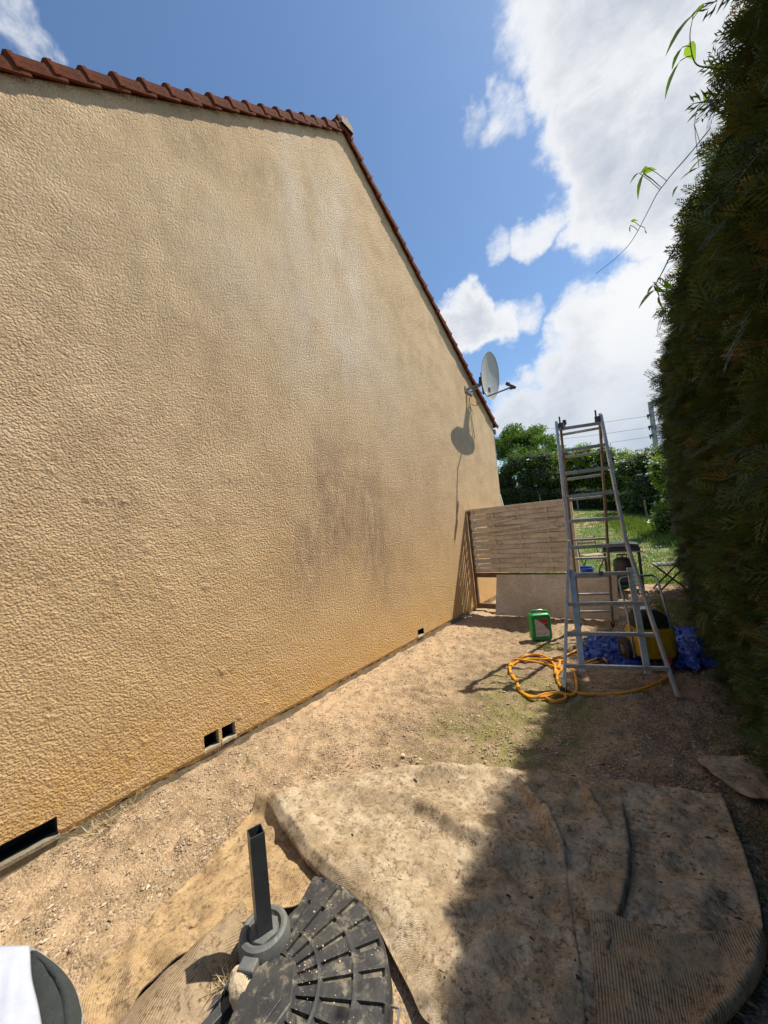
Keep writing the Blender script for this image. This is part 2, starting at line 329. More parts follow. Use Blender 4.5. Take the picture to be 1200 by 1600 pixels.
# ------------------------------------------------------------------ object helpers
def tag(o, label=None, cat=None, group=None, kind=None):
    if label: o['label'] = label
    if cat: o['category'] = cat
    if group: o['group'] = group
    if kind: o['kind'] = kind
    return o
def empty(name, loc=(0, 0, 0), rz=0.0, label=None, cat=None, group=None):
    o = bpy.data.objects.new(name, None); COL.objects.link(o); o.location = loc; o.rotation_euler = (0, 0, rz); o.empty_display_size = .1
    return tag(o, label, cat, group)
def npmesh(name, V, Fc, m=None, parent=None, smooth=False, uv=None, tint=None):
    """V (n,3), Fc (m,k) all faces of k corners"""
    V = np.asarray(V, np.float32); Fc = np.asarray(Fc, np.int32); k = Fc.shape[1]
    me = bpy.data.meshes.new(name); me.vertices.add(len(V)); me.vertices.foreach_set('co', V.ravel())
    me.loops.add(Fc.size); me.loops.foreach_set('vertex_index', Fc.ravel())
    me.polygons.add(len(Fc)); me.polygons.foreach_set('loop_start', np.arange(0, Fc.size, k, dtype=np.int32))
    me.polygons.foreach_set('use_smooth', np.full(len(Fc), smooth, dtype=bool))
    me.update(calc_edges=True)
    if uv is not None:
        ul = me.uv_layers.new(name='UVMap'); ul.data.foreach_set('uv', np.asarray(uv, np.float32)[Fc.ravel()].ravel())
    if tint is not None:
        a = me.attributes.new('tint', 'FLOAT', 'POINT'); a.data.foreach_set('value', np.asarray(tint, np.float32))
    if m: me.materials.append(m)
    o = bpy.data.objects.new(name, me); COL.objects.link(o)
    if parent: o.parent = parent
    return o
class MB:
    def __init__(s): s.v = []; s.f = []; s.sm = []
    def add(s, V, Fc, smooth=False):
        b = len(s.v); s.v += [tuple(map(float, p)) for p in V]; s.f += [tuple(b+i for i in f) for f in Fc]; s.sm += [smooth]*len(Fc); return s
    def hexa(s, P):
        return s.add(P, [(0, 3, 2, 1), (4, 5, 6, 7), (0, 1, 5, 4), (1, 2, 6, 5), (2, 3, 7, 6), (3, 0, 4, 7)])
    def box(s, c, size, R=None):
        c = Vector(c); hx, hy, hz = [v/2 for v in size]; P = []
        for z in (-hz, hz):
            for x, y in ((-hx, -hy), (hx, -hy), (hx, hy), (-hx, hy)):
                q = Vector((x, y, z)); q = R @ q if R is not None else q
                P.append(c+q)
        return s.hexa(P)
    def bar(s, a, b, wd, th, side=None):
        """rectangular bar from a to b, wd along side, th along the third axis"""
        a = Vector(a); b = Vector(b); d = (b-a).normalized()
        sd_ = Vector(side) if side is not None else Vector((0, 0, 1)).cross(d)
        if sd_.length < 1e-4: sd_ = Vector((1, 0, 0))
        sd_ = (sd_ - d*sd_.dot(d)).normalized(); n = d.cross(sd_)
        P = []
        for q in (a, b):
            for i, j in ((-1, -1), (1, -1), (1, 1), (-1, 1)): P.append(q+sd_*(wd/2*i)+n*(th/2*j))
        return s.hexa(P)
    def tube(s, pts, r, n=8, caps=True):
        pts = [Vector(p) for p in pts]; m = len(pts); rr = r if hasattr(r, '__len__') else [r]*m
        V = []; prev = None
        for i, p in enumerate(pts):
            d = (pts[min(i+1, m-1)]-pts[max(i-1, 0)]).normalized()
            if prev is None:
                a = d.orthogonal().normalized()
            else:
                a = (prev - d*prev.dot(d)); a = a.normalized() if a.length > 1e-6 else d.orthogonal().normalized()
            prev = a; b = d.cross(a)
            for k in range(n): V.append(p+(a*cos(2*pi*k/n)+b*sin(2*pi*k/n))*rr[i])
        Fc = [(i*n+k, i*n+(k+1) % n, (i+1)*n+(k+1) % n, (i+1)*n+k) for i in range(m-1) for k in range(n)]
        s.add(V, Fc, True)
        if caps:
            b = len(s.v)-len(V); s.f += [tuple(b+k for k in range(n))[::-1], tuple(b+(m-1)*n+k for k in range(n))]; s.sm += [False]*2
        return s
    def lathe(s, prof, n=32, c=(0, 0, 0), R=None, a0=0, a1=2*pi):
        full = abs(a1-a0-2*pi) < 1e-6; c = Vector(c); V = []; cols = n if full else n+1
        for r, z in prof:
            for k in range(cols):
                an = a0+(a1-a0)*k/n; q = Vector((r*cos(an), r*sin(an), z)); V.append(c+(R @ q if R is not None else q))
        Fc = []
        for i in range(len(prof)-1):
            for k in range(n):
                k2 = (k+1) % cols; Fc.append((i*cols+k, i*cols+k2, (i+1)*cols+k2, (i+1)*cols+k))
        return s.add(V, Fc, True)
    def prism(s, poly, z0, z1, M=None, smooth=False):
        n = len(poly); V = [Vector((x, y, z0)) for x, y in poly]+[Vector((x, y, z1)) for x, y in poly]
        if M is not None: V = [M @ v for v in V]
        return s.add(V, [tuple(range(n))[::-1], tuple(range(n, 2*n))]+[(i, (i+1) % n, (i+1) % n+n, i+n) for i in range(n)], smooth)
    def build(s, name, m, parent=None, bevel=0.0, seg=2):
        me = bpy.data.meshes.new(name); me.from_pydata(s.v, [], s.f); me.polygons.foreach_set('use_smooth', s.sm); me.materials.append(m); me.update()
        if any(s.sm): me.set_sharp_from_angle(angle=radians(38))
        o = bpy.data.objects.new(name, me); COL.objects.link(o)
        if parent: o.parent = parent
        if bevel:
            md = o.modifiers.new('bevel', 'BEVEL'); md.width = bevel; md.segments = seg; md.limit_method = 'ANGLE'; md.angle_limit = radians(40)
        return o
def spline(P, n=12, closed=False):
    P = [np.array(p, float) for p in P]; out = []
    m = len(P)
    for i in range(m-1):
        p0, p1, p2, p3 = P[max(i-1, 0)], P[i], P[i+1], P[min(i+2, m-1)]
        for k in range(n):
            t_ = k/n; out.append(.5*((2*p1)+(-p0+p2)*t_+(2*p0-5*p1+4*p2-p3)*t_**2+(-p0+3*p1-3*p2+p3)*t_**3))
    out.append(P[-1]); return np.array(out)
def resample(C, n):
    C = np.asarray(C); d = np.r_[0, np.cumsum(np.linalg.norm(np.diff(C, axis=0), axis=1))]
    t_ = np.linspace(0, d[-1], n); return np.stack([np.interp(t_, d, C[:, i]) for i in range(C.shape[1])], 1)
def fftnoise(N, L, lo, hi, seed):
    """tileable band-limited noise: N samples over L metres, wavelengths lo..hi"""
    r = np.random.default_rng(seed); f = np.fft.fft2(r.standard_normal((N, N)))
    k = np.fft.fftfreq(N, L/N); kk = np.hypot(k[:, None], k[None, :]); lam = 1/np.maximum(kk, 1e-9)
    wgt = np.exp(-((np.log(lam)-(math.log(lo)+math.log(hi))/2)/((math.log(hi)-math.log(lo))/2+1e-6))**2)
    g = np.real(np.fft.ifft2(f*wgt)); g = (g-g.mean())/g.std(); return g
def sample(T, L, X, Y):
    N = T.shape[0]; u = (X/L*N) % N; v = (Y/L*N) % N; i = np.floor(u).astype(int); j = np.floor(v).astype(int); fu = u-i; fv = v-j
    i2 = (i+1) % N; j2 = (j+1) % N; i %= N; j %= N
    return T[i, j]*(1-fu)*(1-fv)+T[i2, j]*fu*(1-fv)+T[i, j2]*(1-fu)*fv+T[i2, j2]*fu*fv
def gridfaces(nu, nv, keep=None):
    i, j = np.meshgrid(np.arange(nu-1), np.arange(nv-1), indexing='ij')
    a = (i*nv+j); Fc = np.stack([a, a+nv, a+nv+1, a+1], -1)
    if keep is not None: Fc = Fc[keep]
    return Fc.reshape(-1, 4)
def sstep(x, a, b):
    t_ = np.clip((x-a)/(b-a), 0, 1); return t_*t_*(3-2*t_)

# ------------------------------------------------------------------ terrain
def hgt(x, y):
    s = np.maximum(np.asarray(y, float)-8.5, 0); s = np.minimum(s, 16)
    s2 = s*sstep(s, 0, 2.5)
    return s2*(.125-.013*np.clip(x, -8, 6))
def vary(*segs):
    out = []
    for a, b, st in segs: out += list(np.arange(a, b, st))
    return np.array(out+[segs[-1][1]])
def geo(a, b, n): return list(np.geomspace(a, b, n))
xs = np.array([-v for v in geo(300, .4, 26)] + list(np.arange(-.3, -.02, .08)) + list(np.arange(-.02, 3.25, .0095)) + list(np.arange(3.25, 4.2, .08)) + geo(4.4, 300, 26))
ys = np.array([-v for v in geo(300, 1.0, 22)] + list(np.arange(-.9, 0, .1)) + list(np.arange(0, 2.6, .0095)) + list(np.arange(2.6, 5.2, .017)) + list(np.arange(5.2, 8.8, .03)) + list(np.arange(8.8, 26, .35)) + geo(27, 400, 24))
X, Y = np.meshgrid(xs, ys, indexing='ij')
T1 = fftnoise(512, 4.0, .014, .05, 1); T2 = fftnoise(512, 8.0, .1, .5, 2); T3 = fftnoise(256, 12., .5, 2.0, 3)
nearm = sstep(X, -.3, 0)*(1-sstep(X, 3.3, 4))*sstep(Y, -.9, 0)*(1-sstep(Y, 8.2, 8.8))
Z = hgt(X, Y)
# carpet lies over this part of the ground: keep it lower and calmer there
under = np.exp(-(((X-2.2)/1.0)**4+((Y-1.2)/1.2)**4))
Z = Z + nearm*(sample(T1, 4, X, Y)*.0019*(1-.7*under)+sample(T2, 8, X, Y)*.006*(1-.7*under)+sample(T3, 12, X, Y)*.007*(1-.6*under))
Z = Z - .010*under - .004*nearm*(1-sstep(X, 0, .12))     # slight bank of gravel against the wall
V = np.stack([X, Y, Z], -1).reshape(-1, 3)
g_ = npmesh('ground', V, gridfaces(len(xs), len(ys)), m_ground, smooth=True)
tag(g_, kind='structure')
def ground_z(x, y): return float(hgt(x, y))

# lawn sheet a little above the ground beyond the gravel
lx = np.concatenate([-np.array(geo(60, 6, 8)), np.arange(-5.5, 9, .25), geo(9.2, 60, 8)]); ly = np.concatenate([np.arange(8.35, 26, .22), geo(26.5, 60, 10)])
LX, LY = np.meshgrid(lx, ly, indexing='ij'); LX2 = LX
edge = np.where(LY < 8.5, 1, 0)
LYe = LY + edge*(.10*np.sin(LX*3.1)+.07*np.sin(LX*7.7+1)+.12)*1.0
LZ = hgt(LX, LYe)+.012+.02*sample(T2, 8, LX, LYe)*sstep(LYe, 8.5, 9.5)
o = npmesh('lawn', np.stack([LX2, LYe, LZ], -1).reshape(-1, 3), gridfaces(len(lx), len(ly)), m_lawn, smooth=True); tag(o, kind='structure')

# grass patch in the hedge's shade beside the tarpaulin
def scatter_quads(P, D, N, ln, wd, bend=0.0):
    """blades / leaves: root P, direction D, face normal-ish N, length ln, width wd -> pointed quads"""
    S = np.cross(D, N); S /= np.linalg.norm(S, axis=1, keepdims=True)+1e-9
    ln = np.asarray(ln)[:, None]; wd = np.asarray(wd)[:, None]
    a = P; b = P+D*ln*.5+S*wd*.5; c = P+D*ln+N*bend*ln; d = P+D*ln*.5-S*wd*.5
    V = np.stack([a, b, c, d], 1).reshape(-1, 3); F_ = np.arange(len(V)).reshape(-1, 4)
    return V, F_
def rdir(n, r=RNG):
    v = r.standard_normal((n, 3)); return v/np.linalg.norm(v, axis=1, keepdims=True)
def blades(name, xy, zf, hlo, hhi, wd, m, lean=.6, kind='stuff'):
    n = len(xy); P = np.c_[xy, zf(xy[:, 0], xy[:, 1])]
    D = rdir(n)*lean; D[:, 2] = np.abs(D[:, 2])*.3+1; D /= np.linalg.norm(D, axis=1, keepdims=True)
    V, F_ = scatter_quads(P, D, rdir(n), RNG.uniform(hlo, hhi, n), np.full(n, wd)*RNG.uniform(.6, 1.3, n), .15)
    o = npmesh(name, V, F_, m, tint=np.repeat(RNG.beta(2, 2.4, n), 4)); tag(o, kind=kind); return o
n = 60000
u = RNG.random(n)**1.5; yy = 8.45+u*12.5; xx = RNG.uniform(-3.0, 4.5, n)
o = blades('grass', np.c_[xx, yy], lambda x, y: hgt(x, y)+.005, .025, .07, .014, m_grass); tag(o, 'short green lawn grass growing up the slope behind the yard', 'grass')
n = 5200
yy = 8.9+RNG.random(n)**.8*8.5; xx = RNG.uniform(-2.0, 4.0, n); pick = sample(T3, 12, xx, yy)+RNG.standard_normal(n)*.6 > .15
xx, yy = xx[pick], yy[pick]; P = np.c_[xx, yy, hgt(xx, yy)+RNG.uniform(.05, .075, len(xx))]
D = rdir(len(xx)); D[:, 2] *= .25; D /= np.linalg.norm(D, axis=1, keepdims=True)
V, F_ = scatter_quads(P-D*.014, D, np.tile([[0, .3, 1.]], (len(xx), 1)), np.full(len(xx), .030), np.full(len(xx), .03))
o = npmesh('daisies', V, F_, m_flower); tag(o, 'white daisies dotted over the sunny lawn', 'flowers', kind='stuff')
n = 3500; xx = RNG.uniform(2.35, 2.95, n); yy = RNG.uniform(5.0, 7.2, n)
o = blades('grass_tuft', np.c_[xx, yy], lambda x, y: hgt(x, y), .02, .05, .008, m_grass); tag(o, 'low grass in the shade at the foot of the hedge', 'grass')
# sparse green tufts in the gravel
cl = []
for (px, py, k, r) in [(850, 1012, 500, .05), (880, 1015, 300, .05), (790, 1110, 260, .16), (760, 1135, 300, .18), (1175, 1170, 500, .1), (640, 1020, 60, .04), (905, 1135, 60, .05), (1165, 1150, 300, .08), (1190, 1300, 300, .07), (1185, 1400, 260, .06), (840, 1090, 160, .12), (385, 1195, 60, .05)]:
    q = G(px, py); cl.append(q[:2]+RNG.standard_normal((k, 2))*r)
o = blades('weed_tuft', np.concatenate(cl), lambda x, y: hgt(x, y), .012, .04, .004, m_grass, lean=1.0); tag(o, 'sparse green weeds sprouting through the gravel', 'weeds')
cl = []
for (px, py, k, r) in [(175, 1288, 60, .05), (150, 1300, 40, .05), (205, 1262, 40, .04), (265, 1212, 16, .03), (385, 1195, 14, .03), (630, 1022, 14, .04)]:
    q = G(px, py); cl.append(q[:2]+RNG.standard_normal((k, 2))*r*.8+np.array([.03, 0]))
o = blades('straw_wisps', np.concatenate(cl), lambda x, y: hgt(x, y)+.004, .05, .13, .004, m_straw, lean=3.0); tag(o, 'dry straw stalks lying along the foot of the wall', 'straw')

# loose gravel chips
n = 80000
yy = .02+6.4*RNG.random(n)**1.55; xx = RNG.uniform(.04, 3.2, n)
dens = sample(T2, 8, xx, yy)+.6*sample(T3, 12, xx, yy)
cenm = np.exp(-(((xx-1.5)/.55)**2+((yy-2.8)/1.0)**2))
n_ = 0
keep = (dens+.35-cenm*1.3-.7*np.exp(-((xx-.4)/.3)**2)+RNG.standard_normal(n)*.7 > -.25) & ((xx < .75+.15*yy) | (yy > 1.75) | (xx > 2.9)); xx, yy = xx[keep], yy[keep]; n = len(xx)
r = RNG.gamma(2.4, .0014, n)+.0019; r = np.minimum(r, .012)
oc = np.array([(1, 0, 0), (0, 1, 0), (-1, 0, 0), (0, -1, 0), (.1, .1, 1), (0, 0, -1)], float)
A = RNG.uniform(0, 2*pi, n); ca, sa = np.cos(A), np.sin(A)
loc = oc[None]*np.stack([r*RNG.uniform(.8, 1.7, n), r*RNG.uniform(.6, 1.0, n), r*RNG.uniform(.35, .7, n)], -1)[:, None, :]
loc[:, :4] += RNG.standard_normal((n, 4, 3))*r[:, None, None]*.18
Vx = loc[..., 0]*ca[:, None]-loc[..., 1]*sa[:, None]; Vy = loc[..., 0]*sa[:, None]+loc[..., 1]*ca[:, None]
gz = (sample(T2, 8, xx, yy)*.006+sample(T3, 12, xx, yy)*.007)
V = np.stack([Vx+xx[:, None], Vy+yy[:, None], loc[..., 2]+(gz+r*.25)[:, None]], -1).reshape(-1, 3)
fo = np.array([(0, 1, 4), (1, 2, 4), (2, 3, 4), (3, 0, 4)])
F_ = (fo[None]+6*np.arange(n)[:, None, None]).reshape(-1, 3)
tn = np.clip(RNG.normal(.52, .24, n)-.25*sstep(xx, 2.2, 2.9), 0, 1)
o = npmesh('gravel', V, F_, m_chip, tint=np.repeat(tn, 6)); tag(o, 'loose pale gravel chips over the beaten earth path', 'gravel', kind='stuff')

# ------------------------------------------------------------------ house
YL, YR = -1.6, 7.47; YRI = 3.53; ZRI = 6.60
SL = (6.60-4.467)/(YRI-.382); SR = (6.60-3.378)/(7.56-YRI)
def roofz(y): y = np.asarray(y, float); return np.where(y < YRI, ZRI-(YRI-y)*SL, ZRI-(y-YRI)*SR)
house = empty('house', (0, 3, 0), 0, 'single-storey ochre stucco house gable with a terracotta tiled edge', 'house')
hp = lambda o: (setattr(o, 'parent', house), setattr(o, 'matrix_parent_inverse', house.matrix_world.inverted()))
house_inv = Matrix.Translation((0, -3, 0))
def adopt(o, par=house, inv=house_inv):
    o.parent = par; o.matrix_parent_inverse = inv; return o
# vent openings (y0,y1,z0,z1)
vents = [(.20, .417, .045, .150), (1.235, 1.345, .085, .195), (1.372, 1.478, .085, .190), (4.06, 4.20, .08, .165)]
vents[0] = (.02, .417, .060, .160)
yv = sorted(set(np.round(np.concatenate([np.arange(YL, 0, .05), np.arange(0, 2.6, .009), np.arange(2.6, 5, .014), np.arange(5, YR, .025), [YR]]), 4)))
def snap(arr, vals):
    arr = np.array(sorted(arr))
    for v in vals: arr[np.argmin(np.abs(arr-v))] = v
    return arr
yv = snap(yv, [q for v in vents for q in v[:2]]+[YRI])
ZB = .052
zl = np.arange(ZB, .30, .0085); zl = snap(zl, [q for v in vents for q in v[2:]]); zl[0] = ZB
zt = np.concatenate([zl/1.0, ]) ; nup = 500
tt = np.linspace(0, 1, nup+1)[1:]
YY = np.repeat(yv[:, None], len(zl)+nup, 1); top = roofz(yv)+.02
ZZ = np.concatenate([np.repeat(zl[None], len(yv), 0), zl[-1]+(top[:, None]-zl[-1])*tt[None]], 1)
def shot(N, L, pitch, sig, seed, asp=1.0):
    r = np.random.default_rng(seed); n_ = int((L/pitch)**2); g = np.zeros((N, N)); np.add.at(g, (r.integers(0, N, n_), r.integers(0, N, n_)), r.gamma(2.0, .5, n_))
    k = np.fft.fftfreq(N, L/N)*2*pi; f = np.fft.fft2(g)*np.exp(-.5*((k[:, None]*sig)**2+(k[None, :]*sig*asp)**2)); g = np.real(np.fft.ifft2(f)); return (g-g.mean())/g.std()
S1 = shot(1024, 4.0, .019, .0056, 11, .8); S2 = shot(1024, 4.0, .012, .0042, 12); S4 = shot(1024, 7.0, .06, .013, 14); S3 = fftnoise(512, 9., .3, 1.5, 13)
sh = sample(S4, 7, YY, ZZ)*.006   # break any grid regularity
sn = sample(S1, 4, YY+sh, ZZ+.25*YY); s2n = sample(S2, 4, YY, ZZ+sh)
rough = (np.clip(sn, -1.2, 2.2)*.0009+s2n*.0002)*(1-sstep(ZZ, .3, .8))*(1-sstep(YY, 2.2, 3.5))+sample(S4, 7, YY+1.3, ZZ)*.0008*(1-sstep(YY, 1.6, 3.2))*(1-sstep(ZZ, 1.8, 3.6))+sample(S3, 9, YY, ZZ)*.0012
bot = 1-sstep(ZZ, ZB, ZB+.03)
XX = rough+.012 - .010*bot
ZZ2 = ZZ.copy(); ZZ2[:, 0] += sample(S3, 9, yv*3, yv*0)*.006+sn[:, 0]*.004
yc = (yv[:-1]+yv[1:])/2; zc = (zl[:-1]+zl[1:])/2
keep = np.ones((len(yv)-1, ZZ.shape[1]-1), bool)
for y0, y1, z0, z1 in vents:
    keep[np.ix_((yc > y0) & (yc < y1), np.where((zc > z0) & (zc < z1))[0])] = False
V = np.stack([XX, YY, ZZ2], -1).reshape(-1, 3)
o = npmesh('wall', V, gridfaces(len(yv), ZZ.shape[1], keep), m_wall, smooth=True); adopt(o)
# masonry body behind the render, end wall round the corner and back
b = MB()
def gable(x, x2):
    P = [(x, YL, 0), (x, YR, 0), (x, YR, float(roofz(YR))), (x, YRI, ZRI), (x, YL, float(roofz(YL)))]
    return P
mwl = plain('pale_end_render', (.60, .53, .42), (.52, .45, .35), 5, .9, bump=.3, bscale=70)
b = MB(); b.add([(-.002, YR, 0), (-8, YR, 0), (-8, YR, 3.3), (-.002, YR, 3.3)], [(0, 1, 2, 3)]); adopt(b.build('end_wall', mwl)); b = MB(); b.add([(.012, YR, .05), (-.002, YR, .05), (-.002, YR, 3.3), (.012, YR, 3.3)], [(0, 1, 2, 3)]); adopt(b.build('corner_edge', m_wall)); b = MB()
b.add([(-8, YL, 0), (-.2, YL, 0), (-.2, YL, 3.0), (-8, YL, 3.0)], [(0, 1, 2, 3)])
adopt(b.build('end_wall', mwl))
b = MB(); b.box((-.012, (YL+YR)/2, .01), (.024, YR-YL, .075)); f_ = b.build('footing', m_concrete); adopt(f_)
for y0, y1, z0, z1 in vents:
    dpt = .13
    b = MB(); yA, yB, zA, zB_ = y0, y1, z0, z1; x1 = .011
    b.add([(x1, yA, zA), (-dpt, yA, zA), (-dpt, yB, zA), (x1, yB, zA), (x1, yA, zB_), (-dpt, yA, zB_), (-dpt, yB, zB_), (x1, yB, zB_)],
          [(0, 3, 2, 1), (4, 5, 6, 7), (0, 1, 5, 4), (3, 7, 6, 2), (1, 2, 6, 5)])
    v_ = b.build('vent_opening', m_void); adopt(v_)
    b = MB(); b.box((-.012, (yA+yB)/2, zA-.008), (.052, yB-yA+.02, .026)); s_ = b.build('ledge', m_concrete if y0 < 1 else m_block, None, .004); s_.parent = v_
    if y0 > 1:
        for yj in (yA-.006, yB+.006):
            b = MB(); b.box((-.010, yj, (zA+zB_)/2), (.044, .012, zB_-zA)); s_ = b.build('jamb', m_block, None, .003); s_.parent = v_

# verge tiles: one mesh for each slope, shared by its copies
def verge_mesh(sign):
    # local frame: +y runs up the slope, z normal to slope, x outwards; lower end lifted
    sec = [(-.16, .045), (-.10, .075), (-.03, .088), (.035, .078), (.062, .05), (.066, .0), (.066, -.070), (.050, -.075), (.048, .0), (-.16, .01)]
    b = MB(); n = len(sec); V = []
    L = .285
    st = [(0, .048, 1.08), (.030, .045, 1.08), (.034, .038, 1.0), (L, -.004, .95)]
    for yq, lift, k in st:
        for x, z in sec: V.append((x*(k if x > 0 else 1)+.0, yq, z*k*.62+lift*.72))
    Fc = [(i*n+k, i*n+(k+1) % n, (i+1)*n+(k+1) % n, (i+1)*n+k) for i in range(len(st)-1) for k in range(n)]
    Fc += [tuple(range(n))[::-1], tuple((len(st)-1)*n+k for k in range(n))]
    b.add(V, Fc); return b
aL = math.atan(SL); aR = math.atan(SR)
proto = None
def place_tiles(y_lo, y_hi, step, side):
    global proto
    ang = aL if side < 0 else aR
    s = 0; Ltot = abs(YRI-y_lo)/cos(ang); k = 0
    while s < Ltot-.05:
        if proto is None:
            tl = verge_mesh(1).build('verge_tile', m_tile); proto = tl
        else:
            tl = proto.copy(); COL.objects.link(tl)
        y = y_lo+s*cos(ang)*(1 if side < 0 else -1); z = float(roofz(y))+.045
        e = ang+random.uniform(-.012, .012)
        # up-slope direction
        upv = Vector((random.uniform(-.012, .012), cos(e)*(1 if side < 0 else -1), sin(e))).normalized(); xo = Vector((1, 0, 0)); xo = (xo-upv*xo.dot(upv)).normalized()
        nz_ = xo.cross(upv); flip = nz_.z < 0
        if flip: nz_ = -nz_
        M = Matrix(((xo.x, upv.x, nz_.x, random.uniform(-.004, .004)), (xo.y, upv.y, nz_.y, y), (xo.z, upv.z, nz_.z, z), (0, 0, 0, 1)))
        tl.parent = house; tl.matrix_parent_inverse = Matrix.Identity(4); tl.matrix_basis = house_inv @ M
        s += step; k += 1
place_tiles(-1.75, YRI, .2215, -1); place_tiles(7.62, YRI, .2215, 1)
# ridge end cap
b = MB(); n = 14; V = []
for xq, rr in ((.09, .10), (.08, .112), (.04, .112), (-.35, .10)):
    for k in range(n+1):
        a_ = -.25+(pi+.5)*k/n; V.append((xq, YRI+.02+rr*cos(a_), ZRI+.065+rr*.92*sin(a_)))
Fc = [(i*(n+1)+k, i*(n+1)+k+1, (i+1)*(n+1)+k+1, (i+1)*(n+1)+k) for i in range(3) for k in range(n)]+[tuple(range(n+1))]
b.add(V, Fc, True); adopt(b.build('ridge_cap', m_ridge))
# roof covering behind the verge, stepped rows
b = MB()
for side, ylo, ang in ((-1, -1.75, aL), (1, 7.62, aR)):
    s = 0; Lt = abs(YRI-ylo)/cos(ang); sg = 1 if side < 0 else -1
    while s < Lt:
        def pt(sv, up_): y = ylo+sv*cos(ang)*sg; return (y-sin(ang)*sg*up_, float(roofz(ylo)) + sv*sin(ang)+up_*cos(ang)+.05)
        a0, a1 = pt(s, .05), pt(min(s+.3, Lt), .02); c0, c1 = pt(s, -.0), pt(min(s+.3, Lt), -.02)
        P = [(-.14, *a0), (-8.3, *a0), (-8.3, *a1), (-.14, *a1), (-.14, *c0), (-8.3, *c0), (-8.3, *c1), (-.14, *c1)]
        b.hexa(P); s += .2215
o = b.build('roof', m_tile); adopt(o)
b = MB()   # gutter end and slanted bracket under the eave at the far corner
b.tube([(-.0, YR+.13, 3.31), (-8, YR+.13, 3.31)], .06, 10); adopt(b.build('gutter', m_anth))
b = MB(); b.bar((-.035, YR+.004, 2.0), (-.035, YR+.10, 3.22), .05, .04); adopt(b.build('bracket', m_anth))

# white pole leaning beside the far corner
pa, pb = WY(771, 742, 7.75), WY(785, 790, 7.75)
d_ = (pb-pa)/np.linalg.norm(pb-pa); bot_ = pb+d_*((.02-pb[2])/d_[2])
b = MB(); b.tube([pa, bot_], .028, 10); o = b.build('white_pole', m_white); tag(o, 'thin white pole leaning beside the far corner of the house', 'pole')

# ------------------------------------------------------------------ satellite dish
DX = .40; DP = WX(767, 588, DX); 
dish = empty('satellite_dish', tuple(WX(731, 609, 0.02)), 0, 'pale oval satellite dish bracketed to the gable near the roof edge', 'satellite dish')
dinv = Matrix.Translation(-Vector(dish.location))
ax = Vector((.985, .02, -.15)).normalized()
R = ax.to_track_quat('Z', 'Y').to_matrix()
prof = [(r_, .045*(r_/.42)**2) for r_ in np.linspace(0.0, .42, 9)]+[(.428, .050), (.428, .043), (.42, .038)]+[(r_, .045*(r_/.42)**2-.008) for r_ in np.linspace(.41, .0, 8)]
b = MB(); b.lathe(prof, 40, Vector(DP)-ax*.05, R)
adopt(b.build('reflector', m_dish), dish, dinv)
base = Vector(WX(729, 609, .015)); hub = Vector(DP)-ax*.14+Vector((0, 0, -.06))
b = MB(); b.bar(base, hub+Vector((-.02, 0, -.03)), .035, .035); b.bar(base+Vector((0, .16, -.01)), hub+Vector((-.02, 0, -.05)), .022, .022); b.box(base+Vector((0, .08, 0)), (.02, .3, .11))
adopt(b.build('wall_arm', m_steel), dish, dinv)
b = MB(); b.tube([hub+Vector((-.03, 0, .16)), hub+Vector((-.03, 0, -.24))], .024, 10); adopt(b.build('mast', m_dark), dish, dinv)
b = MB(); b.box(hub, (.13, .13, .15), R); b.box(hub+Vector((0.03, .03, -.18)), (.07, .07, .1), R); adopt(b.build('clamp', m_dark), dish, dinv)
lo_ = Vector(WX(762, 619, DP[0]+.02)); lnb = Vector(WX(799, 605, .75))
b = MB(); b.tube([hub+Vector((0, 0, -.18)), lo_, lnb], .016, 8); adopt(b.build('feed_arm', m_steel), dish, dinv)
b = MB(); dr = (Vector(DP)-lnb).normalized(); R2 = dr.to_track_quat('Z', 'Y').to_matrix()
b.lathe([(.0, .10), (.036, .10), (.038, .05), (.022, .04), (.022, -.02), (.03, -.03), (.03, -.09), (0, -.09)], 14, lnb+Vector((0, 0, .03)), R2); b.box(lnb, (.05, .05, .07)); adopt(b.build('receiver_head', m_dark), dish, dinv)
b = MB(); b.tube(spline([hub+Vector((-.03, 0, -.3)), hub+Vector((-.2, -.02, -.42)), Vector((.03, base.y+.05, base.z-.3)), Vector((.03, base.y+.10, base.z-.9))], 8), .005, 6); adopt(b.build('cable', m_dark), dish, dinv)

# ------------------------------------------------------------------ fence panel + chipboard
PY = 5.85
panel = empty('slatted_fence', (.85, PY, 0), 0, 'beige woven-slat fence panel in a brown frame standing square to the wall', 'fence panel')
pinv = Matrix.Translation((-.85, -PY, 0))
X0, X1 = .03, 1.665
b = MB()
fr = MB(); fr.box((X0+.022, PY, .87), (.044, .05, 1.66)); adopt(fr.build('post', m_frame, None, .003), panel, pinv)
fr = MB(); fr.box((X1-.022, PY, .87), (.044, .05, 1.60)); adopt(fr.build('post', m_panel, None, .003), panel, pinv)
for zc_, hh_ in ((.085, .085), (.60, .075)):
    fr = MB(); fr.box(((X0+X1)/2, PY+.004, zc_), (X1-X0-.09, .045, hh_)); adopt(fr.build('rail', m_frame, None, .003), panel, pinv)
fr = MB(); fr.box(((X0+X1)/2, PY, 1.700), (X1-X0+.02, .055, .030)); adopt(fr.build('top_rail', m_panel, None, .003), panel, pinv)
fr = MB(); fr.box((X0+.10, PY-.012, 1.17), (.022, .018, 1.03)); adopt(fr.build('batten', m_panel, None, .002), panel, pinv)
bat = [.36, .95, 1.54]; bays = [X0+.045, .47, .88, 1.30, X1-.045]
b = MB(); b.box((.98, PY+.022, 1.17), (1.28, .006, 1.02)); adopt(b.build('gap_blocking_sheet', m_panel2), panel, pinv)  # sheet added behind the slats to stop light leaking through the gaps
nrow = 14; z0 = .650; dz = (1.690-z0)/nrow
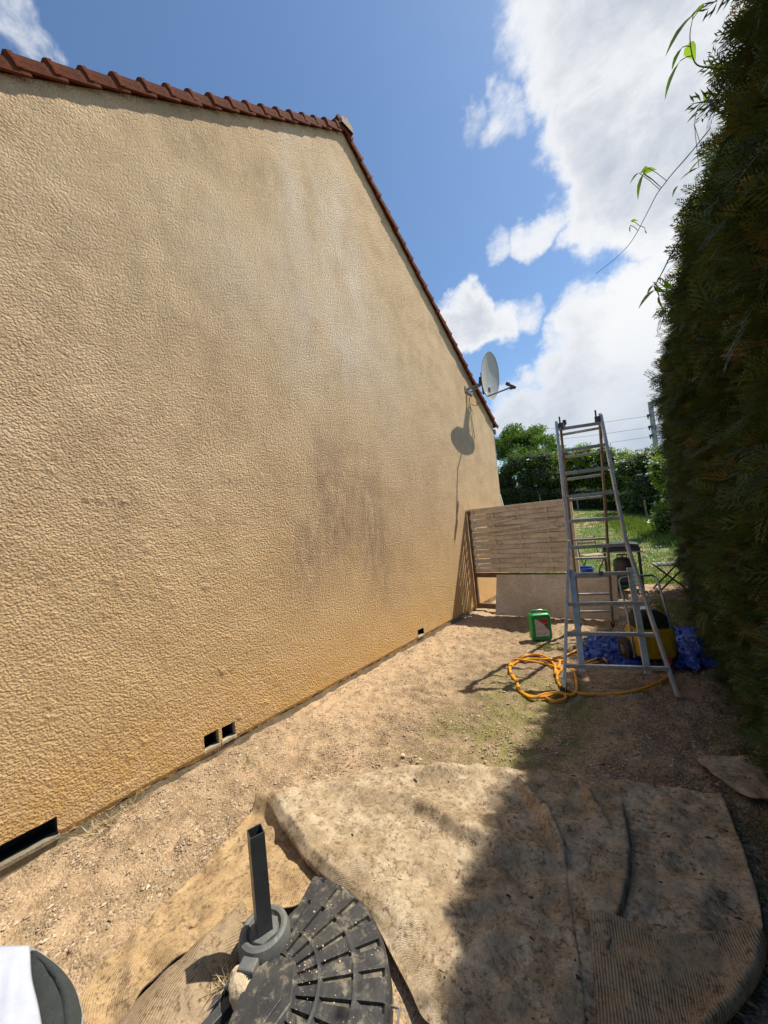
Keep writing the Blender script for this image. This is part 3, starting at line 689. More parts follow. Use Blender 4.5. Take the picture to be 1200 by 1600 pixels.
for xb in (.47, .885, 1.30):
    b = MB(); b.box((xb, PY-.004, (z0+1.685)/2), (.034, .009, 1.685-z0)); adopt(b.build('upright_batten', m_panel), panel, pinv)
for r_ in range(nrow):
    zc_ = z0+dz*(r_+.5); hh_ = dz-.005
    tilt = random.uniform(-.004, .004)
    # woven slat: thin board weaving in front of / behind three uprights, one continuous slat
    NS = 33; V = []
    sag = 0
    if r_ in (9, 10): sag = random.uniform(-.02, .02)
    for i in range(NS+1):
        x = X0+.045+(X1-X0-.09)*i/NS
        yo = .0135*np.clip(1.5*cos(pi*(x-.47)/.415+r_*pi), -1, 1)-.003*(r_ % 3)
        zz = zc_+tilt*(i/NS-.5)*4+sag*sin(i/NS*pi*1.5)
        for yo2, zz2 in ((-.0025, -hh_/2), (-.0025, hh_/2), (.0025, hh_/2), (.0025, -hh_/2)): V.append((x, PY-.004+yo+yo2+(.003 if zz2 > 0 else -.003), zz+zz2))
    Fc = [(i*4+k, i*4+(k+1) % 4, (i+1)*4+(k+1) % 4, (i+1)*4+k) for i in range(NS) for k in range(4)]+[(0, 1, 2, 3), (NS*4+3, NS*4+2, NS*4+1, NS*4)]
    b = MB(); b.add(V, Fc); adopt(b.build('slat', (m_panel, m_panel2, m_panel)[(r_*5) % 3]), panel, pinv)
# loose broken slats
for (a_, c_) in (((768, 818), (805, 809)), ((766, 829), (870, 812)), ((768, 836), (872, 823))):
    A_, B_ = WY(*a_, PY-.035), WY(*c_, PY-.032); b = MB(); b.bar(A_, B_, .03, .007, side=(0, 0, 1)); adopt(b.build('loose_slat', m_panel), panel, pinv)
osb = empty('chipboard_sheet', (1.25, 5.62, 0), 0, 'low weathered chipboard sheet leaning against the bottom of the fence panel', 'board')
a0, a1 = G(774, 961, .015), G(967, 969, .015)
t0, t1 = WY(776, 898, PY-.06), WY(964, 897, a1[1]+.05)
nrm = np.cross(a1-a0, t0-a0); nrm /= np.linalg.norm(nrm); nrm = nrm*(1 if nrm[1] > 0 else -1)*.016
b = MB(); b.hexa([a0, a1, a1+nrm, a0+nrm, t0, t1, t1+nrm, t0+nrm]); o = b.build('sheet', m_osb, None, .002); adopt(o, osb, Matrix.Translation((-1.25, -5.62, 0)))

# ------------------------------------------------------------------ ladder
FL, FR_ = G(881, 1083), G(1058, 1090); TL = WY(869, 660, 4.4)
TR = WY(939, 649, 4.4+(FR_[1]-FL[1])*.45)
PF = PLN(FL, FR_, (TL+TR)/2)
RL, RR = G(906.5, 979), G(957.5, 979); PR = PLN(RL, RR, (TL+TR)/2+np.array([0, .05, 0]))
lad = empty('ladder', tuple((FL+FR_+RL+RR)/4), 0, 'tall scuffed aluminium stepladder with splayed front legs and open frame', 'ladder')
linv = Matrix.Translation(-Vector(lad.location))
fn = Vector(np.cross(FR_-FL, TL-FL)).normalized(); sidev = Vector(TR-TL).normalized(); rn = Vector(np.cross(RR-RL, TL-RL)).normalized()
def lbar(name, pts, wd, th, m, side, pf, parent=lad, off=0.0, nn=None):
    b = MB(); P = [Vector(pf(*q)) + (nn*off if nn is not None else Vector()) for q in pts]
    for p0, p1 in zip(P[:-1], P[1:]): b.bar(p0, p1, wd, th, side)
    return adopt(b.build(name, m, None, .003), lad, linv)
offn = fn if fn.y < 0 else -fn
lbar('front_rail', [(869, 660), (889, 850)], .026, .06, m_alu, sidev, PF); lbar('front_rail', [(938.5, 649), (978.5, 850)], .026, .06, m_alu, sidev, PF)
lbar('splayed_leg', [(888.5, 846), (881, 1081)], .026, .055, m_alu, sidev, PF, off=.012, nn=offn); lbar('splayed_leg', [(977.5, 846), (1057.5, 1088)], .026, .055, m_alu, sidev, PF, off=.012, nn=offn)
lbar('lower_rail', [(893.5, 889), (911, 1050)], .050, .024, m_alu, sidev, PF, off=-.03, nn=offn); lbar('lower_rail', [(985, 886), (1014, 1053)], .050, .024, m_alu, sidev, PF, off=-.03, nn=offn)
frungs = [((873.2, 671), (940, 661)), ((876.5, 705.6), (946, 695)), ((880.5, 740.5), (953, 731)), ((884.8, 776.6), (960, 769)), ((889.3, 815), (968, 809.6)), ((891.4, 856), (977, 851)),
          ((895.8, 898), (985.6, 895.3)), ((887, 944), (1004, 942)), ((886, 989.5), (1021.4, 991.7)), ((884, 1040), (1041, 1044.8))]
for i, (a_, c_) in enumerate(frungs): lbar('rung', [a_, c_], .032, .028, m_alu, (0, 0, 1), PF, off=.003 if i < 7 else .03 if i == 9 else 0, nn=offn)
rrungs = [((877.4, 679.4), (936, 669)), ((881, 715), (938, 707)), ((884, 749.5), (940, 742)), ((887.5, 781), (942.5, 775.7)), ((890, 813), (944.5, 809.6)), ((894, 844), (946, 841.3)), ((897.3, 873), (948, 871.4)),
          ((900, 901.8), (951, 900)), ((902.3, 928.8), (953, 927.8)), ((905.5, 956), (955, 955))]
lbar('rear_rail', [(875.6, 664), (906.6, 978)], .024, .05, m_alu_old, sidev, PR); lbar('rear_rail', [(937, 654), (957.5, 977)], .024, .05, m_alu_old, sidev, PR)
for a_, c_ in rrungs: lbar('rung', [a_, c_], .026, .026, m_alu, (0, 0, 1), PR)
for q, pf in (((881, 1081), PF), ((906.5, 977), PR), ((957.5, 977), PR)):
    p_ = Vector(pf(*q)); b = MB(); b.box((p_.x, p_.y, p_.z+.02), (.04, .07, .06)); adopt(b.build('foot', m_rubber, None, .006), lad, linv)
for q in ((877, 666), (934, 656)):
    p_ = Vector(PF(*q)); b = MB(); b.box((p_.x, p_.y+.03, p_.z+.0), (.05, .12, .07)); b.tube([p_+Vector((-.02, .05, .04)), p_+Vector((-.02, .05, .12))], .009, 8); b.box(p_+Vector((.02, .08, .05)), (.03, .05, .05)); adopt(b.build('hinge_lock', m_dark, None, .004), lad, linv)
p_ = Vector(PF(939, 896)); b = MB(); b.box(p_, (.03, .05, .04)); adopt(b.build('rung_clip', m_dark, None, .004), lad, linv)

# ------------------------------------------------------------------ canister
cp = G(846, 1000); can = empty('jerrycan', (cp[0], cp[1], 0), YAW-.06, 'green plastic canister with a red and white label standing on gravel', 'canister')
def rbox(cx, cy, z0, z1, wx_, wy_, r_, n=5):
    P = []
    for (sx_, sy_, a0_) in ((1, 1, 0), (-1, 1, pi/2), (-1, -1, pi), (1, -1, 3*pi/2)):
        for k in range(n+1):
            a_ = a0_+pi/2*k/n; P.append((cx+sx_*(wx_/2-r_)+r_*cos(a_), cy+sy_*(wy_/2-r_)+r_*sin(a_)))
    return P
b = MB()
# body: outline in x-z with rounded corners, depth along y
W_, Hh, D_ = .245, .335, .13
M = Matrix(((1, 0, 0, 0), (0, 0, -1, 0), (0, 1, 0, 0), (0, 0, 0, 1)))
def ring(poly, yq): return [(x, yq, z) for x, z in poly]
outl = rbox(0, Hh/2+.002, 0, 0, W_, Hh, .045, 6)
secs = []
for yq, sc_ in ((-D_/2, .90), (-D_/2+.012, .97), (-D_/2+.03, 1.0), (D_/2-.03, 1.0), (D_/2-.012, .97), (D_/2, .90)):
    secs.append([((x)*sc_, yq, (z-Hh/2)*sc_+Hh/2) for x, z in outl])
n = len(outl); V = [p for s_ in secs for p in s_]
Fc = [(i*n+k, i*n+(k+1) % n, (i+1)*n+(k+1) % n, (i+1)*n+k) for i in range(5) for k in range(n)]+[tuple(range(n))[::-1], tuple(5*n+k for k in range(n))]
b.add(V, Fc, True); o = b.build('body', m_green, can)
b = MB(); b.box((-.015, 0, Hh+.004), (.135, .05, .006)); b.build('handle_plate', m_dark, can, .003)  # thin dark plate on top of the body, below the handle
b = MB(); b.tube([(-.085, 0, Hh-.004), (-.075, 0, Hh+.022), (-.05, 0, Hh+.028), (.03, 0, Hh+.028), (.05, 0, Hh+.022), (.06, 0, Hh-.004)], .013, 8); b.build('handle', m_green, can)
b = MB(); b.lathe([(.0, .03), (.02, .03), (.023, .026), (.023, 0)], 16, (.088, 0, Hh-.006)); b.build('cap', m_green, can)
yl = -D_/2-.001
b = MB(); b.hexa([(-.075, yl-.002, .065), (.085, yl-.002, .065), (.085, yl, .065), (-.075, yl, .065), (-.075, yl-.002, .275), (.085, yl-.002, .275), (.085, yl, .275), (-.075, yl, .275)]); lab = b.build('label', m_label, can)
b = MB(); y_ = yl-.0035
b.add([(-.058, y_, .273), (.083, y_, .273), (.083, y_, .225), (.020, y_, .215)], [(0, 1, 2, 3)]); b.build('red_band', m_red, lab)
b = MB(); y_ = yl-.0036; b.add([(.022, y_, .212), (.083, y_, .222), (.083, y_, .13), (.078, y_, .132)], [(0, 1, 2, 3)]); b.build('green_corner', m_darkprint, lab)
b = MB()
for k, (xa, xb, zz) in enumerate([(-.06, -.02, .175), (-.06, -.005, .165), (-.06, .01, .155), (-.06, .0, .145)]): b.add([(xa, y_, zz), (xb, y_, zz), (xb, y_, zz+.003), (xa, y_, zz+.003)], [(0, 1, 2, 3)])
tag(b.build('print_lines', m_greyprint, lab), kind='stuff')
b = MB()
for xa, xb, zz in [(-.065, -.045, .105), (-.055, -.03, .09), (.01, .03, .088), (.03, .05, .10), (-.058, -.04, .225)]: b.add([(xa, y_, zz), (xb, y_, zz+.003), (xb-.004, y_, zz+.012), (xa+.004, y_, zz+.009)], [(0, 1, 2, 3)])
tag(b.build('red_marks', m_red, lab), kind='stuff')

# ------------------------------------------------------------------ hose
def hz(P, z=.014): return [G(px, py, (zq if zq is not None else z)) for px, py, zq in [(q[0], q[1], q[2] if len(q) > 2 else None) for q in P]]
hose = empty('hose', tuple(G(850, 1060)), 0, 'yellow-orange hose coiled loosely across the gravel round the ladder feet', 'hose')
hinv = Matrix.Translation(-Vector(hose.location))
paths = [
    [(962, 1008), (960, 1012), (945, 1030), (925, 1037), (905, 1042, .02), (880, 1033), (845, 1030), (822, 1030), (804, 1036), (797, 1045), (800, 1056), (808, 1066), (811, 1078), (826, 1087), (850, 1089, .02), (872, 1083, .03), (893, 1086, .02), (901, 1076), (897, 1050), (887, 1036, .02), (876, 1032, .03), (874, 1040), (870, 1050), (868, 1052, .03), (866, 1038, .03), (850, 1025, .02), (828, 1023), (808, 1030), (797, 1038), (798, 1050), (806, 1062), (812, 1078), (830, 1090), (850, 1085, .03), (875, 1082, .02), (884, 1090, .02), (868, 1096), (850, 1089)],
    [(806, 1030, .03), (830, 1033, .02), (850, 1037, .02), (868, 1042, .03), (878, 1046, .03), (872, 1052, .03), (871, 1062), (878, 1074), (886, 1078), (910, 1084), (950, 1085), (985, 1081, .02), (1010, 1074, .025), (1030, 1066), (1046, 1054), (1051, 1044), (1044, 1038, .03), (1030, 1038, .03), (1012, 1028, .04), (1000, 1012, .1), (990, 995, .2), (985, 978, .34), (988, 968, .42), (1000, 965, .45)],
    [(845, 1030), (862, 1030, .02), (884, 1024), (905, 1014), (912, 1012)],
    [(955, 1003, .03), (960, 1010, .03), (952, 1020, .03), (935, 1028, .03), (915, 1036, .02)],
    [(936, 1017, .05), (940, 1026, .04), (948, 1034, .03)],
]
for P in paths:
    b = MB(); C_ = spline(hz(P), 7); C_ = C_+np.c_[RNG.standard_normal((len(C_), 2))*.0008, np.zeros(len(C_))]; b.tube(C_, .0125, 8); adopt(b.build('hose_length', m_hose), hose, hinv)

# ------------------------------------------------------------------ tarpaulin
def coons(Tp, Rt, Bt, Lf, nu, nv):
    """boundaries in world xy; Tp and Bt run left->right, Lf and Rt run top->bottom"""
    Tp, Bt = resample(spline(Tp, 10), nu), resample(spline(Bt, 10), nu); Lf, Rt = resample(spline(Lf, 10), nv), resample(spline(Rt, 10), nv)
    u = np.linspace(0, 1, nu)[:, None, None]; v = np.linspace(0, 1, nv)[None, :, None]
    S = (1-v)*Tp[:, None]+v*Bt[:, None]+(1-u)*Lf[None]+u*Rt[None]
    S -= (1-u)*(1-v)*Tp[0]+u*(1-v)*Tp[-1]+(1-u)*v*Bt[0]+u*v*Bt[-1]
    return S
def g2(P, z=.01): return [G(px, py, z)[:2] for px, py in P]
S = coons(g2([(930, 992), (965, 994), (1010, 996), (1060, 985), (1110, 990)]), g2([(1110, 990), (1118, 1015), (1112, 1045)]), g2([(907, 1030), (950, 1038), (1010, 1046), (1060, 1050), (1112, 1045)]), g2([(930, 992), (915, 1010), (907, 1030)]), 150, 60)
Tt = fftnoise(256, 1.6, .08, .4, 21); Tt2 = fftnoise(256, 1.6, .03, .09, 22)
Xt, Yt = S[..., 0], S[..., 1]
cr = np.abs(sample(Tt, 1.6, Xt, Yt)); cr2 = np.abs(sample(Tt2, 1.6, Xt, Yt))
uu = np.linspace(0, 1, 150)[:, None]; vv = np.linspace(0, 1, 60)[None]
mound = np.exp(-((uu-.90)/.10)**2)*.10+np.exp(-((uu-.12)/.10)**2)*.05
Zt = .012+.045*np.exp(-cr*1.6)+.016*np.exp(-cr2*1.5)+mound*np.sin(pi*vv)**.6
Xt = Xt+sample(Tt, 1.6, Yt, Xt)*.02; Yt = Yt+sample(Tt2, 1.6, Yt, Xt)*.006
o = npmesh('tarpaulin', np.stack([Xt, Yt, Zt], -1).reshape(-1, 3), gridfaces(150, 60), m_tarp, smooth=True); tag(o, 'crumpled blue tarpaulin spread under the yellow machine', 'tarpaulin')

# ------------------------------------------------------------------ yellow machine (pressure washer)
mp = G(1020, 1040); mach = empty('pressure_washer', (mp[0], mp[1]+.05, .02), YAW-.12, 'yellow and black wheeled cleaning machine with a tubular handle on the tarpaulin', 'pressure washer')
b = MB(); poly = [(-.155, .10), (-.165, .30), (-.15, .34), (.155, .34), (.17, .30), (.16, .10), (.13, .065), (-.13, .065)]
V = [(x*k_, yq, z) for yq, k_ in ((-.13, .93), (-.11, 1), (.12, 1), (.14, .93)) for x, z in poly]; n = 8
Fc = [(i*n+k, i*n+(k+1) % n, (i+1)*n+(k+1) % n, (i+1)*n+k) for i in range(3) for k in range(n)]+[tuple(range(n))[::-1], tuple(3*n+k for k in range(n))]
b.add(V, Fc); b.build('body', m_yellow, mach, .018, 3)
b = MB(); b.box((.03, -.139, .21), (.17, .012, .15)); b.build('front_panel', m_yellow, mach, .005)
b = MB(); V = []; 
for yq, k_ in ((-.10, .85), (-.07, 1), (.09, 1), (.12, .85)):
    for x, z in [(-.12, .345), (-.14, .42), (-.10, .49), (-.02, .52), (.08, .50), (.14, .44), (.15, .345)]: V.append((x*k_, yq, z))
n = 7; Fc = [(i*n+k, i*n+(k+1) % n, (i+1)*n+(k+1) % n, (i+1)*n+k) for i in range(3) for k in range(n)]+[tuple(range(n))[::-1], tuple(3*n+k for k in range(n))]
b.add(V, Fc); b.build('motor_cover', m_rubber, mach, .012)
b = MB(); b.box((-.02, -.02, .515), (.16, .12, .03)); b.build('lid', m_steel, mach, .008)
b = MB(); b.tube(spline([(-.17, -.02, .06), (-.175, .0, .45), (-.185, .06, .74), (-.165, .085, .795), (-.12, .09, .81), (.10, .09, .815), (.15, .085, .80), (.17, .06, .74), (.18, .0, .45), (.19, -.06, .13)], 6), .011, 8); b.build('handle', m_steel, mach)
b = MB(); b.tube([(-.17, -.07, .095), (.19, -.07, .125)], .009, 8); b.build('cross_bar', m_steel, mach)
for sx_ in (-.20, .205):
    b = MB(); Rw = Matrix.Rotation(pi/2, 3, 'Y'); b.lathe([(0, -.022), (.09, -.025), (.11, -.018), (.11, .018), (.09, .025), (0, .022)], 24, (sx_, .08, .11), Rw); wh = b.build('wheel', m_rubber, mach)
    b = MB(); b.lathe([(0, -.027), (.045, -.027), (.045, .027), (0, .027)], 14, (sx_, .08, .11), Rw); b.build('hub', m_greycollar, wh)
b = MB(); b.lathe([(0, 0), (.03, 0), (.032, .05), (0, .052)], 16, (.06, -.15, .03)); b.build('red_cap', m_red, mach)
b = MB(); C_ = [(.06+.085*cos(a_)*1.0, -.02+.02*cos(a_*2), .47+.075*sin(a_)) for a_ in np.linspace(-.3, pi+.4, 18)]; b.tube(C_, .011, 8); b.build('hose_loop', m_hose, mach)
b = MB(); b.box((.02, -.152, .03), (.28, .03, .03)); b.build('foot_bar', m_rubber, mach, .006)

# ------------------------------------------------------------------ griddle with gas bottle, chairs, tubs
gx, gy = 1.97, 7.75
bq = empty('gas_griddle', (gx, gy, 0), YAW-.55, 'black gas griddle on a legged stand behind the ladder', 'barbecue')
b = MB(); b.box((0, 0, .765), (.56, .42, .07)); b.build('burner_box', m_bbq, bq, .012)
b = MB(); b.box((0, .0, .725), (.60, .46, .022)); b.build('shelf_rim', m_steel, bq, .004)
b = MB(); b.prism([(-.27, .0), (.27, .0), (.25, .045), (.12, .065), (-.12, .065), (-.25, .045)], -.19, .19, Matrix.Translation((0, 0, .803)) @ Matrix(((1, 0, 0, 0), (0, 0, 1, 0), (0, 1, 0, 0), (0, 0, 0, 1)))); b.build('lid', m_bbq, bq, .006)
for sx_ in (-1, 1):
    for sy_ in (-1, 1):
        b = MB(); b.bar((sx_*.255, sy_*.19, 0), (sx_*.255, sy_*.19, .72), .03, .03, (1, 0, 0)); b.build('leg', m_bbq, bq, .003)
b = MB(); b.box((0, 0, .14), (.50, .36, .02)); b.build('shelf', m_bbq, bq, .003)
b = MB(); b.tube([(.30, -.1, .60), (.36, -.1, .60), (.36, .12, .60), (.30, .12, .60)], .01, 6); b.build('side_handle', m_steel, bq)
gb = empty('gas_bottle', tuple(np.array([gx, gy, .155])+np.array([.0, 0, 0])), 0, 'black gas bottle standing on the griddle shelf', 'gas bottle')
b = MB(); b.lathe([(0, .0), (.12, .0), (.145, .03), (.15, .08), (.15, .34), (.14, .40), (.10, .44), (.05, .455), (0, .455)], 24); b.build('tank', m_dark, gb)
b = MB(); b.tube([(.07*cos(a_), .07*sin(a_), .50) for a_ in np.linspace(0, 2*pi, 16)], .008, 6); b.tube([(.07, 0, .44), (.07, 0, .50)], .008, 6); b.tube([(-.07, 0, .44), (-.07, 0, .50)], .008, 6); b.build('collar', m_dark, gb)
b = MB(); b.lathe([(0, .455), (.02, .455), (.02, .51), (0, .515)], 10); b.build('valve', m_steel, gb)

def folding_chair(loc, rz, mseat, mframe, label, name='folding_chair'):
    c_ = empty(name, loc, rz, label, 'chair')
    for k in range(6):
        b = MB(); b.box((0, -.17+.068*k, .455), (.40, .054, .016)); b.build('slat', mseat, c_, .003)
    for s_ in (-1, 1):
        b = MB(); b.bar((s_*.20, -.22, .0), (s_*.20, .20, .45), .014, .024, (1, 0, 0)); b.build('leg', mframe, c_)
        b = MB(); b.bar((s_*.185, .24, .0), (s_*.185, -.19, .44), .014, .024, (1, 0, 0)); b.build('leg', mframe, c_)
        b = MB(); b.tube(spline([(s_*.20, .17, .44), (s_*.20, .235, .62), (s_*.20, .27, .86)], 5), .011, 6); b.build('back_post', mframe, c_)
    for y_, z_ in ((-.2, .03), (.22, .03)):
        b = MB(); b.tube([(-.2, y_, z_), (.2, y_, z_)], .008, 6); b.build('crossbar', mframe, c_)
    for z_ in (.70, .80):
        b = MB(); b.box((0, .225+(z_-.6)*.17, z_), (.40, .012, .05)); b.build('back_slat', mseat, c_, .003)
    return c_
folding_chair((2.60, 7.92, 0), -1.35, m_slat, m_dark, 'grey slatted folding garden chair beside the hedge, facing the lawn')
folding_chair((1.22, 9.35, .02), .55, m_wood, m_dark, 'pale wooden folding garden chair half hidden by the fence panel')
tb = empty('blue_tub', (1.33, 7.75, 0), 0, 'blue plastic tub seen past the right edge of the fence panel', 'tub')
b = MB(); b.lathe([(0, .0), (.13, .0), (.15, .02), (.165, .40), (.175, .41), (.175, .425), (.155, .425), (.14, .03), (0, .02)], 24); b.build('shell', m_blue, tb)
b = MB(); b.tube([(.17*cos(a_), .17*sin(a_), .43+.0*a_) for a_ in np.linspace(0, pi, 14)], .006, 6); b.build('handle', m_steel, tb)
gt = empty('green_basin', (1.72, 8.25, 0), 0, 'shallow mint green basin in front of the griddle', 'basin')
b = MB(); b.lathe([(0, .0), (.30, .0), (.33, .03), (.36, .17), (.375, .185), (.375, .195), (.345, .195), (.31, .03), (0, .02)], 30); b.build('shell', m_mint, gt)
b = MB(); b.tube([(.375*cos(a_), .375*sin(a_), .192) for a_ in np.linspace(0, 2*pi, 30)], .01, 6); b.build('rim', m_mint, gt)

# ------------------------------------------------------------------ carpet
DN = fftnoise(512, 3.0, .10, .45, 31); DN2 = fftnoise(512, 3., .012, .04, 32)
def dist_poly(XY, P):
    """distance, signed side and param along polyline"""
    P = np.asarray(P); best = np.full(XY.shape[:-1], 1e9); side = np.zeros_like(best); par = np.zeros_like(best); L = 0
    seg = np.linalg.norm(np.diff(P, axis=0), axis=1); tot = seg.sum()
    for i in range(len(P)-1):
        a, b_ = P[i], P[i+1]; d = b_-a; l2 = d@d
        t_ = np.clip(((XY-a)@d)/l2, 0, 1); q = a+t_[..., None]*d; r_ = np.linalg.norm(XY-q, axis=-1)
        s_ = d[0]*(XY[..., 1]-a[1])-d[1]*(XY[..., 0]-a[0])
        m_ = r_ < best; best = np.where(m_, r_, best); side = np.where(m_, np.sign(s_), side); par = np.where(m_, (L+t_*seg[i])/tot, par); L += seg[i]
    return best, side, par
def sheet(name, S, Z, m, parent, thick=.007, inv=None, uvrot=0.0, medge=None):
    nu, nv = S.shape[:2]
    top = np.concatenate([S, Z[..., None]], -1) if S.shape[-1] == 2 else S
    V = top.reshape(-1, 3); uv = V[:, :2]
    # uv by arc length so that ribs follow rolls
    du = np.linalg.norm(np.diff(top, axis=0), axis=-1); ul = np.concatenate([np.zeros((1, nv)), np.cumsum(du, 0)], 0)
    dv = np.linalg.norm(np.diff(top, axis=1), axis=-1); vl = np.concatenate([np.zeros((nu, 1)), np.cumsum(dv, 1)], 1)
    cu, su = cos(uvrot), sin(uvrot); uv = np.stack([ul*cu-vl*su, ul*su+vl*cu], -1).reshape(-1, 2)
    o = npmesh(name, V, gridfaces(nu, nv), m, smooth=True, uv=uv)
    if medge: o.data.materials.append(medge)
    md = o.modifiers.new('thickness', 'SOLIDIFY'); md.thickness = thick; md.offset = -1.0
    if medge: md.material_offset_rim = 1
    adopt(o, parent, inv); return o
carpet = empty('old_carpet', tuple(G(800, 1400)), 0, 'large dirty beige carpet laid backing side up with a rolled left edge', 'carpet')
cinv = Matrix.Translation(-Vector(carpet.location))
# main sheet
top_ = g2([(415, 1262), (470, 1243), (530, 1222), (605, 1204), (700, 1200), (790, 1203), (860, 1207), (1000, 1226), (1128, 1247)])
lf_ = g2([(415, 1262), (462, 1335), (515, 1398), (572, 1440), (607, 1495), (636, 1548), (655, 1590), (680, 1610), (745, 1655), (800, 1720)], .02)
rt_ = g2([(1128, 1247), (1160, 1330), (1182, 1400), (1194, 1470), (1166, 1555), (1108, 1640), (1060, 1720)])
bt_ = g2([(800, 1720), (900, 1722), (1000, 1722), (1060, 1720)])
nu, nv = 330, 300
S = coons(top_, rt_, bt_, lf_, nu, nv)
XY = S.copy(); Z = np.full((nu, nv), .012)
Z += (1+sample(DN, 3, XY[..., 0], XY[..., 1]))*.0055+sample(DN2, 3, XY[..., 0], XY[..., 1])*.0007
# folds on the sheet: (pixel polyline, height, width, kind)
def ridge(Z, pts, h, wl, wr, taper=True):
    d, s_, par = dist_poly(XY, np.array(g2(pts, .02))); w_ = np.where(s_ > 0, wl, wr)
    k = np.exp(-(d/w_)**2)*h
    if taper: k = k*np.sin(np.clip(par, 0.02, .98)*pi)**.5
    return Z+k
Z = ridge(Z, [(540, 1222), (600, 1238), (660, 1262), (720, 1300), (780, 1325), (850, 1345), (935, 1368)], .050, .085, .045)
Z = ridge(Z, [(805, 1220), (825, 1245), (850, 1282), (880, 1335)], .075, .009, .026)
Z = ridge(Z, [(848, 1285), (862, 1300), (886, 1338)], .06, .009, .022)
Z = ridge(Z, [(918, 1234), (930, 1265), (955, 1305)], .04, .010, .03)
Z = ridge(Z, [(925, 1222), (950, 1240), (985, 1262)], .022, .02, .035)
Z = ridge(Z, [(590, 1215), (660, 1205), (760, 1204)], .03, .06, .06)
Z = ridge(Z, [(560, 1330), (620, 1400), (680, 1500)], .018, .06, .05)
Z = ridge(Z, [(1000, 1370), (1080, 1390), (1160, 1400)], .016, .05, .05)
Z = ridge(Z, [(880, 1350), (915, 1368), (960, 1372)], -.028, .05, .04)
Z = ridge(Z, [(645, 1420), (700, 1440), (760, 1450)], .012, .05, .05)
# overlapped seam: left piece lies on the right piece
d, s_, par = dist_poly(XY, np.array(g2([(973, 1262), (979, 1290), (985, 1330), (982, 1385), (964, 1445)], .02)))
inner = (par > .001) & (par < .999); k = np.where(s_ < 0, 1, 0)
kk = np.exp(-(d/.16)**2)*sstep(par, .0, .2)
leftside = kk*.030; rightside = -.012*np.exp(-(d/.03)**2)
sgn = s_*(1 if True else -1)
Zl = np.where(sgn < 0, leftside, rightside)
Z = Z+Zl*sstep(d, 0, .004)
d, s_, par = dist_poly(XY, np.array(g2([(884, 1345), (888, 1400), (900, 1480), (915, 1560), (930, 1660)], .02)))
Z = Z+np.where(s_ < 0, .006, 0)*np.exp(-(d/.1)**2)
# right hand edge softly lifted
ue = np.linspace(0, 1, nu)[:, None]; ve = np.linspace(0, 1, nv)[None]
Z = Z+.018*np.exp(-((1-ue)/.02)**2)*np.ones_like(ve)
# rolled left edge: bend by arc position from the left boundary
width = np.linalg.norm(XY[-1]-XY[0], axis=-1)
sd_ = ue*width[None]
prof_s = [0, .035, .075, .13, .20, .30, .44, .62]; prof_o = [.045, .012, .0, .038, .100, .195, .355, .62]; prof_z = [.026, .032, .060, .092, .088, .056, .018, .0]
amp = np.interp(ve, [0, .05, .18, .35, .52, .62, .72, 1], [.8, 1.1, 1.15, 1.0, .62, .38, .20, .15])
off = np.interp(sd_, prof_s, prof_o); zz = np.interp(sd_, prof_s, prof_z)
ss = np.linspace(0, .62, 100); 
from_l = (XY-XY[0:1]); nrm_ = from_l/np.maximum(np.linalg.norm(from_l, axis=-1, keepdims=True), 1e-6)
nrm_[0] = nrm_[1]
inz = sd_ < .62
newoff = off*amp+sd_*(1-amp)
newoff = np.where(amp > 1, off+(sd_-off)*0, newoff)
XY2 = np.where(inz[..., None], XY[0:1]+nrm_*newoff[..., None], XY)
lumps = 1+.22*np.sin(ve*34)+.12*np.sin(ve*71+1)
Z2 = Z*sstep(sd_, .1, .45)+.012*(1-sstep(sd_, .1, .45))+zz*np.clip(amp, 0, 1.2)*(1+(lumps-1)*.55)
Z2 = np.maximum(Z2, .006)
MS = np.concatenate([XY2, Z2[..., None]], -1).copy()
sheet('main_sheet', XY2, Z2, m_carpet, carpet, inv=cinv, uvrot=1.05, medge=m_carpet_edge)
# tan sheet on the left, lying under the roll
top_ = g2([(405, 1258), (440, 1275), (520, 1330)]); rt_ = g2([(520, 1330), (520, 1392), (440, 1425), (335, 1472), (262, 1515), (212, 1562), (150, 1700)], .04)
lf_ = g2([(405, 1258), (368, 1302), (330, 1344), (270, 1405), (210, 1462), (150, 1528), (122, 1580), (90, 1700)]); bt_ = g2([(90, 1700), (120, 1700), (150, 1700)])
S = coons(top_, rt_, bt_, lf_, 90, 240); XY = S; ue = np.linspace(0, 1, 90)[:, None]; ve = np.linspace(0, 1, 240)[None]
Z = .012+(1+sample(DN, 3, XY[..., 0]+1, XY[..., 1]))*.006+.040*ue**3*np.sin(np.clip((ve-.12)/.8, 0, 1)*pi)
Z = Z+.075*np.exp(-(ve/.05)**2)*np.exp(-((ue-.25)/.5)**2)
sheet('tan_sheet', S, Z, m_carpet_left, carpet, inv=cinv, uvrot=.2, medge=m_carpet_edge)
# ribbed flap folded back on the tan sheet
top_ = g2([(372, 1440), (380, 1438), (387, 1440)], .06); rt_ = g2([(387, 1440), (380, 1490), (345, 1560), (300, 1640), (270, 1720)]); lf_ = g2([(372, 1440), (300, 1490), (215, 1572), (170, 1640), (130, 1720)]); bt_ = g2([(130, 1720), (200, 1722), (270, 1720)])
S = coons(top_, rt_, bt_, lf_, 70, 130); ue = np.linspace(0, 1, 70)[:, None]; ve = np.linspace(0, 1, 130)[None]
Z = .016+.065*np.sin(np.clip(ue, 0, 1)*pi)**.8*(1-.2*ve)+(1+sample(DN, 3, S[..., 0], S[..., 1]))*.004
sheet('ribbed_flap', S, Z, m_carpet_rib, carpet, inv=cinv, uvrot=.12, medge=m_carpet_edge)
